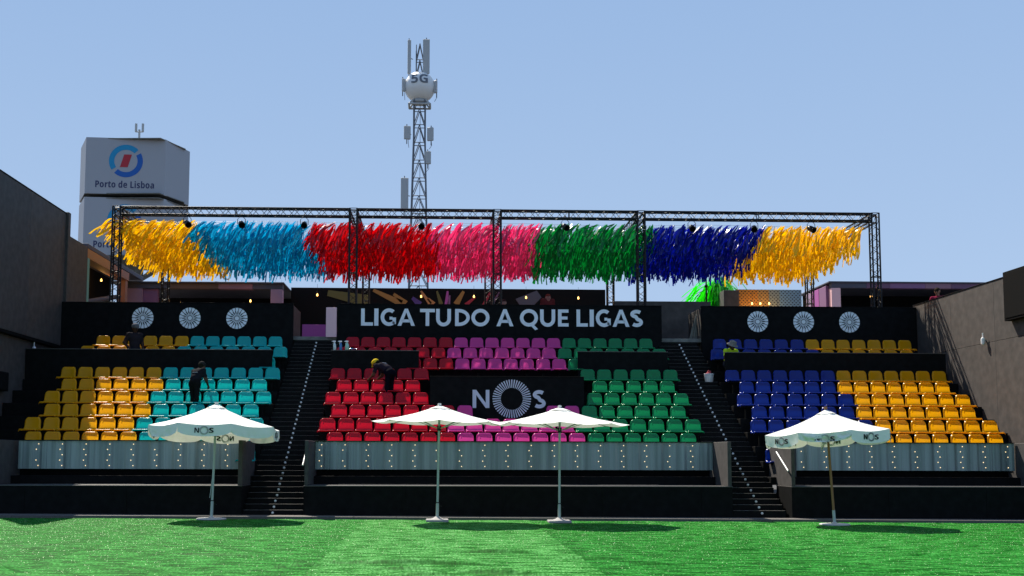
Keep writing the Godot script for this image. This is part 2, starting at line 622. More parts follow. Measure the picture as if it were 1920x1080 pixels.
# broad sans capitals drawn as strokes: each letter fills x0..x1 and y0..y1 of the plane z = 0
func glyph(b: MB, ch: String, x0: float, x1: float, y0: float, y1: float, s: float, depth: float, t: Transform3D) -> void:
	var w := x1 - x0
	var h := y1 - y0
	var at := func(p: Vector2) -> Vector2:
		return Vector2(x0 + p.x, y0 + p.y)
	var bars := []
	var hs := s * 0.5
	var arcs := []
	match ch:
		"L":
			bars = [[0, 0, s, h], [s, 0, w, s * 0.92]]
		"I":
			bars = [[0, 0, w, h]]
		"T":
			bars = [[0, h - s * 0.95, w, h], [w * 0.5 - hs, 0, w * 0.5 + hs, h - s * 0.95]]
		"E":
			bars = [[0, 0, s, h], [s, 0, w, s * 0.9], [s, h - s * 0.9, w, h], [s, h * 0.5 - s * 0.42, w * 0.9, h * 0.5 + s * 0.42]]
		"U":
			bars = [[0, w * 0.48, s, h], [w - s, w * 0.48, w, h]]
			arcs = [[w * 0.5, w * 0.48, w * 0.5, w * 0.48 + 0.012, 180, 360, 1.0]]
		"D":
			bars = [[0, 0, s, h]]
			arcs = [[s, h * 0.5, w - s, h * 0.5, -90, 90, 0.95]]
		"O", "Q":
			arcs = [[w * 0.5, h * 0.5, w * 0.5, h * 0.515, 0, 360, 1.0]]
		"G":
			arcs = [[w * 0.55, h * 0.5, w * 0.55, h * 0.515, 50, 318, 1.0]]
			bars = [[w - s * 0.95, h * 0.1, w, h * 0.48], [w * 0.58, h * 0.36, w - s * 0.95, h * 0.36 + s * 0.8]]
		"S":
			var pts := PackedVector2Array()
			for k in 13:
				var a := deg_to_rad(lerpf(38.0, 258.0, k / 12.0))
				pts.append(at.call(Vector2(w * 0.5 + cos(a) * (w * 0.5 - hs), h * 0.745 + sin(a) * (h * 0.255 - hs))))
			for k in 13:
				var a := deg_to_rad(lerpf(78.0, -142.0, k / 12.0))
				pts.append(at.call(Vector2(w * 0.5 + cos(a) * (w * 0.5 - hs), h * 0.265 + sin(a) * (h * 0.275 - hs))))
			for poly in Geometry2D.offset_polyline(pts, hs, Geometry2D.JOIN_ROUND, Geometry2D.END_BUTT):
				b.prism(poly, depth, t)
		"A":
			var half := s * 0.52
			b.prism(PackedVector2Array([at.call(Vector2(0, 0)), at.call(Vector2(half * 2.0, 0)), at.call(Vector2(w * 0.5, h * 0.78)), at.call(Vector2(w * 0.5, h)), at.call(Vector2(w * 0.5 - half * 0.85, h))]), depth, t)
			b.prism(PackedVector2Array([at.call(Vector2(w, 0)), at.call(Vector2(w * 0.5 + half * 0.85, h)), at.call(Vector2(w * 0.5, h)), at.call(Vector2(w * 0.5, h * 0.78)), at.call(Vector2(w - half * 2.0, 0))]), depth, t)
			bars = [[w * 0.29, h * 0.2, w * 0.71, h * 0.2 + s * 0.82]]
		"N":
			bars = [[0, 0, s, h], [w - s, 0, w, h]]
			b.prism(PackedVector2Array([at.call(Vector2(s, h)), at.call(Vector2(s, h * 0.72)), at.call(Vector2(w - s, 0)), at.call(Vector2(w - s, h * 0.28))]), depth, t)
	if ch == "Q":
		b.prism(PackedVector2Array([at.call(Vector2(w * 0.5, h * 0.14)), at.call(Vector2(w * 0.68, h * 0.2)), at.call(Vector2(w * 1.0, -h * 0.16)), at.call(Vector2(w * 0.84, -h * 0.22))]), depth, t.translated_local(Vector3(0, 0, 0.001)))
	for q in bars:
		b.prism(PackedVector2Array([at.call(Vector2(q[0], q[1])), at.call(Vector2(q[2], q[1])), at.call(Vector2(q[2], q[3])), at.call(Vector2(q[0], q[3]))]), depth, t)
	for q in arcs:
		# an elliptical band: centre, outer radii, from and to angle, share of the stroke
		var n := 28
		var ring := PackedVector2Array()
		var inner := PackedVector2Array()
		for k in n + 1:
			var a := deg_to_rad(lerpf(q[4], q[5], float(k) / n))
			ring.append(at.call(Vector2(q[0] + cos(a) * q[2], q[1] + sin(a) * q[3])))
			inner.append(at.call(Vector2(q[0] + cos(a) * (q[2] - s * q[6]), q[1] + sin(a) * (q[3] - s * q[6]))))
		for k in n:
			b.prism(PackedVector2Array([ring[k], ring[k + 1], inner[k + 1], inner[k]]), depth, t)


# flat ring or sector between two radii and two angles
func sector(b: MB, r0: float, r1: float, a0: float, a1: float, z: float, depth: float, steps := 4) -> void:
	var poly := PackedVector2Array()
	for k in steps + 1:
		poly.append(Vector2.from_angle(lerpf(a0, a1, float(k) / steps)) * r1)
	for k in steps + 1:
		poly.append(Vector2.from_angle(lerpf(a1, a0, float(k) / steps)) * r0)
	b.prism(poly, depth, Transform3D(Basis(), Vector3(0, 0, z)))


func wheel_emblem_mesh(r: float) -> ArrayMesh:
	var b := MB.new()
	var disc := PackedVector2Array()
	for k in 24:
		disc.append(Vector2.from_angle(TAU * k / 24) * r * 0.2)
	b.prism(disc, 0.008, Transform3D(Basis(), Vector3(0, 0, 0.008)))
	var count := 18
	for k in count:
		var a := TAU * (k + 0.5) / count
		var wide := TAU / count
		var poly := PackedVector2Array()
		# a petal: narrow neck, a notch on one side half way out, broad at the rim
		for q in [[-0.28, 0.25], [-0.3, 0.42], [-0.16, 0.46], [-0.2, 0.7], [-0.4, 0.73], [-0.41, 1.0], [0.0, 1.005], [0.41, 1.0], [0.4, 0.62], [0.22, 0.58], [0.2, 0.46], [0.3, 0.42], [0.28, 0.25]]:
			poly.append(Vector2.from_angle(a + wide * q[0]) * r * q[1])
		b.prism(poly, 0.008, Transform3D(Basis(), Vector3(0, 0, 0.008)))
	return b.mesh()


func ring_emblem_mesh(r1: float, r0: float, count: int) -> ArrayMesh:
	var b := MB.new()
	for k in count:
		var a := TAU * k / count
		sector(b, r0, r1, a - TAU / count * 0.24, a + TAU / count * 0.24, 0.008, 0.008, 2)
	return b.mesh()


func make_stand() -> void:
	make_terrace(-12.44, -4.76, "black stepped terrace under the yellow and teal seats")
	make_terrace(-3.27, 7.23, "black stepped terrace under the red, pink and green seats")
	make_terrace(8.57, 15.9, "black stepped terrace under the navy and yellow seats")
	make_stairs(-4.75, -3.28, -4.02, "black staircase with white studs between teal and red seats")
	make_stairs(7.24, 8.56, 7.96, "black staircase with white studs between green and navy seats")
	make_plinth(-12.44, -4.76, [[-4.87, -4.77], [-10.9, -10.8]], "black plinth in front of the teal and yellow seats")
	make_plinth(-3.27, 7.23, [[-3.26, -3.17], [7.13, 7.22]], "long black plinth in front of the red and pink seats")
	make_plinth(8.7, 16.4, [[8.71, 8.8], [15.1, 15.2]], "black plinth in front of the navy seats")
	make_fascia(-10.7, -5.11, -10.23, "corrugated grey fascia with tiny lights below teal seats")
	make_fascia(-3.16, 7.12, -3.03, "long corrugated grey fascia with tiny lights below pink seats")
	make_fascia(9.3, 15.06, 9.47, "corrugated grey fascia with tiny lights below navy seats")
	var f := block(8.81, 9.29, 0.995, 1.88, 28.95, 29.05, "filler_panel", M.dark_panel_cool)
	tag(f, "plain grey panel beside corrugated fascia at navy seats", "panel")
	f = block(-5.1, -4.88, 0.995, 1.88, 28.95, 29.05, "filler_panel", M.black_board)
	tag(f, "plain black panel beside corrugated fascia at teal seats", "panel")
	# barriers between the lower six rows and the upper three
	for a in [[-12.43, -5.05, "long black barrier behind the teal and yellow lower rows"], [-3.27, -0.61, "short black barrier behind the red lower rows"], [4.24, 7.0, "short black barrier behind the green lower rows"], [8.77, 15.62, "long black barrier behind the navy and yellow lower rows"]]:
		var o := thing("barrier_wall", a[2], "barrier", P((a[0] + a[1]) * 0.5, 3.75, 33.98), "black barriers across the seat blocks")
		block(a[0], a[1], row_floor(6) + 0.002, 4.69, 33.95, 34.03, "board", M.black_board, o, 0.005)
		block(a[0] - 0.006, a[1] + 0.006, 4.692, 4.715, 33.94, 34.04, "cap_rail", M.black_deck, o, 0.003)
	# the box with the ring emblem in the middle of the red, pink and green block
	var box := thing("emblem_box", "black box with white letters N and S around a ring", "sign", P(1.95, 2.2, 31.9))
	block(-0.25, 4.16, row_floor(3) + 0.002, 3.77, 31.9, 33.75, "body", M.black_board, box, 0.01)
	block(-0.26, 4.17, 3.772, 3.79, 31.89, 33.75, "top_board", M.black_board, box, 0.004)
	var face := 0.002
	var ring := put(ring_emblem_mesh(0.55, 0.315, 44), "ring_emblem", M.grey_print, box, Transform3D(Basis(), P(2.085, 3.146, 31.9) - box.position + Vector3(0, 0, face)))
	for q in [["N", 0.965, 1.445], ["S", 2.685, 3.055]]:
		var lb := MB.new()
		glyph(lb, q[0], q[1], q[2], 2.882, 3.398, 0.104, 0.01, Transform3D(Basis(), Vector3(0, 0, -31.888) - box.position))
		build(lb, "letter", M.grey_print, box)
	# parapets behind the top row
	var wheel := wheel_emblem_mesh(0.345)
	for a in [[-12.43, -4.78, "black parapet with three wheel emblems above teal seats", [-9.667, -8.139, -6.613]], [-3.352, 7.36, "long black parapet with large white words", []], [8.69, 15.9, "black parapet with three wheel emblems above navy seats", [10.562, 12.097, 13.635]]]:
		var o := thing("parapet_wall", a[2], "parapet", P((a[0] + a[1]) * 0.5, 4.6, 36.6), "black parapets behind the top row")
		block(a[0], a[1], row_floor(9) + 0.002, 6.47, 36.6, 36.72, "board", M.black_board, o, 0.006)
		block(a[0] - 0.005, a[1] + 0.005, 6.472, 6.5, 36.59, 36.73, "cap_rail", M.black_board, o, 0.004)
		for x in a[3]:
			put(wheel, "wheel_emblem", M.white_print, o, Transform3D(Basis(), P(x, 5.985, 36.598) - o.position))
		if a[3].is_empty():
			var words := [["L", 0.0, 0.39], ["I", 0.431, 0.568], ["G", 0.64, 1.142], ["A", 1.195, 1.766], ["T", 1.933, 2.42], ["U", 2.461, 2.948], ["D", 3.085, 3.568], ["O", 3.62, 4.218], ["A", 4.447, 5.009], ["Q", 5.22, 5.818], ["U", 5.888, 6.387], ["E", 6.48, 6.828], ["L", 7.093, 7.466], ["I", 7.529, 7.665], ["G", 7.733, 8.225], ["A", 8.287, 8.849], ["S", 8.876, 9.294]]
			for q in words:
				var lb := MB.new()
				glyph(lb, q[0], -2.56 + q[1], -2.56 + q[2], 5.772 + 0.0015 * q[1], 6.338 + 0.0015 * q[1], 0.118, 0.012, Transform3D(Basis(), Vector3(0, 0, -36.586) - o.position))
				build(lb, "letter", M.white_print, o)
	tag(block(-3.7, -3.356, 5.38, 6.36, 36.52, 36.6, "blush_panel", M.paint_blush), "upright pale pink panel at the top of the stairs", "panel")
	# return walls beside the stair heads, and what shows through the openings
	for a in [[-4.9, -4.79, "dark return wall at stair head above teal seats"], [-3.35, -3.24, "dark return wall at stair head beside pink panel"], [7.25, 7.35, "dark return wall at stair head beyond the big words"], [8.7, 8.82, "dark return wall at stair head above navy seats"]]:
		tag(block(a[0], a[1], 5.0, 6.46, 36.74, 38.6, "return_wall", M.dark_panel_warm), a[2], "wall", "return walls at the stair heads")
	tag(block(-4.9, -3.55, 5.72, 6.2, 40.0, 40.2, "magenta_bench", M.paint_magenta), "low magenta block seen through the stair opening", "block")
	tag(block(6.2, 9.6, 5.42, 6.98, 39.0, 39.12, "dark_screen", M.dark_panel_warm), "dark brown screen across the stair head opening", "screen")
	var cur := thing("striped_curtain", "narrow grey pleated curtain at the stair head opening", "curtain", P(8.62, 5.4, 37.4))
	for k in 7:
		var b := MB.new()
		b.tube([Vector3(-0.17 + k * 0.05, 0, 0.02 * (k % 2)), Vector3(0.12 + k * 0.008, 1.05, 0.0)], [0.03, 0.012], 6)
		build(b, "pleat", M.concrete, cur)
	# rails on the stair walls
	var h := thing("handrail", "white handrail on the grey wall beside the lowest navy seat", "handrail", P(8.66, 1.3, 28.0))
	var b := MB.new()
	b.tube([P(8.655, 1.64, 28.55) - h.position, P(8.655, 1.17, 27.62) - h.position], 0.02, 8)
	build(b, "rail", M.lamp_white, h)
	h = thing("handrail", "white handrail at the stair foot near the red seats", "handrail", P(-3.33, 1.3, 28.0))
	b = MB.new()
	b.tube([P(-3.325, 1.58, 28.3) - h.position, P(-3.325, 1.28, 27.7) - h.position], 0.02, 8)
	build(b, "rail", M.lamp_white, h)
	for k in 2:
		b = MB.new()
		var q := P(8.655, lerpf(1.58, 1.23, k), lerpf(28.43, 27.74, k))
		var hr: Node3D = get_node("handrail")
		b.tube([q - hr.position, q + Vector3(0.05, -0.03, 0) - hr.position], 0.01, 6)
		build(b, "bracket", M.lamp_white, hr)


func panel_wall(o: Node3D, x: float, inward: float, y0: float, y1: float, d0: float, d1: float, wide: float, high: float, thick := 0.03) -> void:
	# boards fixed edge to edge with open joints, in front of a solid core
	var tones := [M.dark_panel, M.dark_panel_warm, M.dark_panel, M.dark_panel_cool]
	var rows := maxi(1, roundi((y1 - y0) / high))
	var cols := maxi(1, roundi((d1 - d0) / wide))
	for r in rows:
		for c in cols:
			var a := lerpf(d0, d1, float(c) / cols) + 0.003
			var e := lerpf(d0, d1, float(c + 1) / cols) - 0.003
			var lo := lerpf(y0, y1, float(r) / rows) + 0.003
			var hi := lerpf(y0, y1, float(r + 1) / rows) - 0.003
			var xa := x
			var xb := x - inward * thick
			block(minf(xa, xb), maxf(xa, xb), lo, hi, a, e, "panel", tones[rng.randi() % 4], o, 0.002)
	block(minf(x - inward * (thick + 0.002), x - inward * 0.2), maxf(x - inward * (thick + 0.002), x - inward * 0.2), y0, y1, d0, d1, "core", M.black_board, o, 0.0)


func wall_lamp(x: float, y: float, d: float, inward: float, label: String) -> void:
	var o := thing("wall_lamp", label, "lamp", P(x, y, d), "white lamps on the side walls")
	var b := MB.new()
	var c := Vector3(inward * 0.1, 0, 0)
	b.lathe(c + Vector3(0, -0.14, 0), [Vector2(0.0, -0.02), Vector2(0.04, -0.015), Vector2(0.055, 0.02), Vector2(0.055, 0.17), Vector2(0.035, 0.2), Vector2(0.0, 0.21)], 14)
	build(b, "body", M.lamp_white, o)
	for s in [-0.022, 0.022]:
		b = MB.new()
		b.tube([c + Vector3(0, 0.05, s), c + Vector3(0, 0.2, s)], 0.009, 6)
		build(b, "prong", M.lamp_white, o)
	b = MB.new()
	b.box(Vector3(minf(0, inward * 0.06), -0.05, -0.02), Vector3(maxf(0, inward * 0.06), 0.0, 0.02), 0.003)
	build(b, "bracket", M.steel, o)


func make_side_walls() -> void:
	var o := thing("side_wall", "tall dark panelled wall with an overhang beside yellow seats", "wall", P(-12.4, 0, 33.5))
	panel_wall(o, -12.45, 1.0, -0.1, 4.96, 26.9, 39.0, 2.44, 2.5)
	block(-12.9, -12.3, 4.962, 5.06, 30.45, 36.9, "overhang_trim", M.black_board, o, 0.006)
	panel_wall(o, -12.3, 1.0, 5.062, 9.44, 30.45, 36.75, 3.15, 4.4)
	block(-12.6, -12.28, 9.442, 9.47, 30.45, 36.75, "top_trim", M.black_board, o, 0.004)
	block(-12.62, -12.22, 4.962, 9.5, 36.752, 36.98, "end_post", M.dark_panel, o, 0.008)
	panel_wall(o, -12.3, 1.0, 4.962, 8.78, 36.99, 39.1, 2.2, 4.0)
	wall_lamp(-12.45, 4.75, 34.4, 1.0, "white two-pronged lamp on the shaded tall wall")
	var u := thing("utility_cabinet", "shallow dark cabinet on the shaded tall wall", "cabinet", P(-12.45, 3.4, 31.4))
	block(-12.45, -12.3, 3.32, 3.86, 30.9, 32.35, "body", M.black_board, u, 0.006)
	block(-12.3, -12.28, 3.35, 3.83, 30.95, 32.3, "door", M.black_board, u, 0.004)
	o = thing("side_wall", "sunlit dark panelled wall beside the yellow and navy block", "wall", P(16.0, 0, 33.5))
	panel_wall(o, 15.92, -1.0, -0.2, 4.83, 26.0, 36.9, 2.44, 5.0)
	panel_wall(o, 15.92, -1.0, 4.836, 6.58, 26.0, 36.9, 2.44, 2.0)
	block(15.9, 16.14, 6.582, 6.6, 26.0, 36.9, "top_trim", M.black_board, o, 0.004)
	wall_lamp(15.92, 4.93, 31.97, -1.0, "white two-pronged lamp on the sunlit wall")
	var box := thing("banner_box", "matt black boxed banner on top of the sunlit wall", "banner", P(15.8, 5.3, 28.0))
	block(15.72, 15.915, 5.29, 6.66, 25.5, 30.5, "frame", M.banner_black, box, 0.01)
	block(15.705, 15.719, 5.36, 6.6, 25.56, 30.44, "cloth", M.banner_black, box, 0.004)


# ---------------------------------------------------------------- truss frame and ribbons
func truss(o: Node3D, a: Vector3, b: Vector3, called: String, size := 0.3, period := 0.5) -> void:
	var part := Node3D.new()
	part.name = called
	o.add_child(part, true)
	a -= o.position
	b -= o.position
	var d := (b - a).normalized()
	var u := d.cross(Vector3.UP if absf(d.y) < 0.9 else Vector3.BACK).normalized()
	var w := u.cross(d).normalized()
	var h := size * 0.5 - 0.025
	var corner := [u * h + w * h, -u * h + w * h, -u * h - w * h, u * h - w * h]
	for k in 4:
		var m := MB.new()
		m.tube([a + corner[k], b + corner[k]], 0.03, 8)
		build(m, "chord", M.truss_black, part)
	var m := MB.new()
	var n := maxi(2, roundi(a.distance_to(b) / (period * 0.5)))
	for k in 4:
		for i in n:
			var p := a.lerp(b, float(i) / n)
			var q := a.lerp(b, float(i + 1) / n)
			var flip := (i + k) % 2 == 0
			m.tube([p + corner[k if flip else (k + 1) % 4], q + corner[(k + 1) % 4 if flip else k]], 0.0095, 5, false)
	for f in [0.0, 0.5, 1.0]:
		var p := a.lerp(b, f)
		for k in 4:
			m.tube([p + corner[k], p + corner[(k + 1) % 4]], 0.014, 5, false)
	build(m, "bracing", M.truss_black, part)


const POSTS := [-10.82, -2.91, 1.95, 6.84, 14.88]
const FRAME_NEAR := 37.4
const FRAME_FAR := 44.2
const NET_Y := 9.46


func make_frame() -> void:
	var o := thing("truss_frame", "black lattice truss frame carrying the hanging ribbons", "truss", P(2.0, 5.42, 40.8))
	for x in POSTS:
		for d in [FRAME_NEAR, FRAME_FAR]:
			truss(o, P(x, 5.45, d), P(x, 9.84, d), "truss_post", 0.3, 0.42)
			var foot := MB.new()
			foot.box(P(x - 0.3, 5.424, d + 0.3) - o.position, P(x + 0.3, 5.45, d - 0.3) - o.position, 0.004)
			build(foot, "foot_plate", M.steel, o)
	for i in POSTS.size():
		var x: float = POSTS[i]
		truss(o, P(x, 9.69, FRAME_NEAR + 0.15), P(x, 9.69, FRAME_FAR - 0.15), "cross_beam")
		if i > 0:
			for d in [FRAME_NEAR, FRAME_FAR]:
				truss(o, P(POSTS[i - 1] + 0.15, 9.69, d), P(x - 0.15, 9.69, d), "long_beam", 0.3, 0.46)
	# steel wires that the ribbons are tied to
	for k in 15:
		var d := lerpf(FRAME_NEAR + 0.25, FRAME_FAR - 0.25, k / 14.0)
		var w := MB.new()
		var pts := []
		for i in 25:
			var x := lerpf(POSTS[0], POSTS[4], i / 24.0)
			pts.append(P(x, NET_Y - 0.05 - 0.03 * sin(i * 0.9 + k), d) - o.position)
		w.tube(pts, 0.004, 4, false)
		build(w, "wire", M.steel, o)
	# spotlights under the front beam
	for x in [-8.46, -6.651, -4.55, -0.598, 4.247, 8.563, 10.696, 12.653]:
		var next_to := {-8.46: "black spotlight under the truss among yellow and blue ribbons", -6.651: "black spotlight under the truss before the blue ribbons", -4.55: "black spotlight under the truss where blue ribbons meet red", -0.598: "black spotlight under the truss before the red ribbons", 4.247: "black spotlight under the truss before the green ribbons", 8.563: "black spotlight under the truss before the navy ribbons near green", 10.696: "black spotlight under the truss before the navy ribbons near yellow", 12.653: "black spotlight under the truss before the yellow ribbons near navy"}
		var s := thing("spotlight", next_to[x], "spotlight", P(x, 9.52, 37.27), "spotlights under the truss")
		var turn := Basis(Vector3.UP, rng.randf_range(-0.6, 0.6)) * Basis(Vector3.RIGHT, 0.5)
		var b := MB.new()
		b.lathe(Vector3.ZERO, [Vector2(0.0, -0.15), Vector2(0.075, -0.14), Vector2(0.1, -0.05), Vector2(0.1, 0.12), Vector2(0.112, 0.13), Vector2(0.112, 0.15), Vector2(0.09, 0.15), Vector2(0.085, 0.11)], 14)
		put(b.mesh(), "can", M.truss_black, s, Transform3D(turn * Basis(Vector3.RIGHT, PI / 2), Vector3(0, -0.26, 0)))
		b = MB.new()
		b.tube([Vector3(-0.13, -0.27, 0), Vector3(-0.13, -0.1, 0), Vector3(-0.06, -0.03, 0), Vector3(0.06, -0.03, 0), Vector3(0.13, -0.1, 0), Vector3(0.13, -0.27, 0)], 0.012, 5)
		build(b, "yoke", M.truss_black, s)
		b = MB.new()
		b.tube([Vector3(0, -0.03, 0), Vector3(0, 0.06, -0.02), Vector3(0, 0.1, -0.06)], 0.022, 6)
		build(b, "clamp", M.truss_black, s)


func ribbon_strip(b: MB, from: Vector3, length: float, wide: float, lean: float, heading: float, rnd: RandomNumberGenerator) -> void:
	var p := from
	var side0 := rnd.randf() * PI
	var twist := rnd.randf_range(-1.6, 1.6)
	var flutter := rnd.randf_range(-0.4, 0.4)
	var base := b.v.size()
	var shade := rnd.randf_range(0.78, 1.12)
	var tint := Color(shade, shade, shade)
	var segs := 5
	for k in segs + 1:
		var s := float(k) / segs
		var ang := lean * (1.12 - 0.75 * s) + flutter * sin(s * 5.0 + side0)
		var dir := Vector3(sin(ang) * cos(heading), -cos(ang), sin(ang) * sin(heading))
		var sa := side0 + twist * s
		var wv := Vector3(cos(sa), 0, sin(sa))
		wv = (wv - dir * wv.dot(dir)).normalized()
		var nn := wv.cross(dir)
		var half := wide * 0.5 * (0.35 if k == 0 else 1.0)
		b.v.append(p - wv * half)
		b.v.append(p + wv * half)
		b.n.append(nn)
		b.n.append(nn)
		b.c.append(tint)
		b.c.append(tint)
		if k < segs:
			var a := base + k * 2
			b.ix.append_array([a, a + 2, a + 1, a + 1, a + 2, a + 3])
		p += dir * (length / segs)


func make_ribbons() -> void:
	var rnd := RandomNumberGenerator.new()
	rnd.seed = 77
	var edges := [-10.9, -8.1, -4.3, 0.2, 3.63, 7.55, 11.45, 14.85]
	var names := ["yellow", "blue", "red", "pink", "green", "navy", "yellow"]
	var labels := ["golden yellow ribbons streaming from the truss before the white sign tower", "sky blue ribbons hanging from the truss", "red ribbons hanging from the truss", "pink ribbons hanging from the truss", "green ribbons hanging from the truss beside the pink ones", "navy blue ribbons hanging from the truss", "golden yellow ribbons hanging from the truss beside the navy ones"]
	var sets := []
	for k in 7:
		var b := MB.new()
		b.colored = true
		sets.append(b)
	var rows := 17
	for r in rows:
		var f := r / (rows - 1.0)
		var d := lerpf(FRAME_NEAR + 0.15, FRAME_FAR - 0.1, f)
		var x: float = edges[0] + rnd.randf() * 0.15
		while x < edges[7]:
			var bx := x + 0.1 * sin(d * 3.0 + 1.3) + rnd.randf_range(-0.08, 0.08)
			var k := 0
			while k < 6 and bx > edges[k + 1]:
				k += 1
			# the wind takes the near and the outermost ribbons most
			var away := clampf((-6.5 - x) / 4.4, 0.0, 1.0)
			var lean := lerpf(0.62, 0.2, smoothstep(0.0, 0.7, f)) + 0.5 * away * (1.0 - 0.5 * f)
			lean *= lerpf(1.0, 0.72, clampf((x - 9.0) / 6.0, 0.0, 1.0))
			var n := 7
			lean += rnd.randf_range(-0.18, 0.18)
			for i in n:
				var len := rnd.randf_range(0.62, 1.12)
				var at := P(x + rnd.randf_range(-0.07, 0.07), NET_Y - 0.05 + rnd.randf_range(-0.05, 0.03), d + rnd.randf_range(-0.1, 0.1))
				ribbon_strip(sets[k], at, len, rnd.randf_range(0.045, 0.085), lean + rnd.randf_range(-0.3, 0.3), PI + rnd.randf_range(-0.5, 0.5), rnd)
			x += rnd.randf_range(0.26, 0.4)
	for k in 7:
		M["ribbon_" + names[k]].vertex_color_use_as_albedo = true
		var o := build(sets[k], names[k] + "_ribbons", M["ribbon_" + names[k]])
		tag(o, labels[k], "ribbons", "ribbons under the truss frame", "stuff")


# ---------------------------------------------------------------- behind the stand
func bulb(x: float, y: float, d: float, label: String, cord := 0.35) -> void:
	var o := thing("hanging_bulb", label, "light bulb", P(x, y, d), "bare bulbs of the terrace")
	var b := MB.new()
	b.lathe(Vector3.ZERO, [Vector2(0.0, -0.04), Vector2(0.022, -0.035), Vector2(0.036, -0.01), Vector2(0.034, 0.02), Vector2(0.018, 0.06), Vector2(0.018, 0.07)], 12)
	build(b, "bulb", M.bulb_glow, o)
	b = MB.new()
	b.lathe(Vector3(0, 0.07, 0), [Vector2(0.022, 0.0), Vector2(0.022, 0.06), Vector2(0.0, 0.065)], 8)
	b.tube([Vector3(0, 0.12, 0), Vector3(0, 0.12 + cord, 0)], 0.006, 5)
	build(b, "socket_and_cord", M.truss_black, o)
	var l := OmniLight3D.new()
	l.name = "bulb_light"
	l.light_color = Color(1.0, 0.74, 0.42)
	l.light_energy = 0.12
	l.light_size = 0.05
	l.omni_range = 20.0
	l.omni_attenuation = 2.0
	l.shadow_enabled = true
	o.add_child(l)


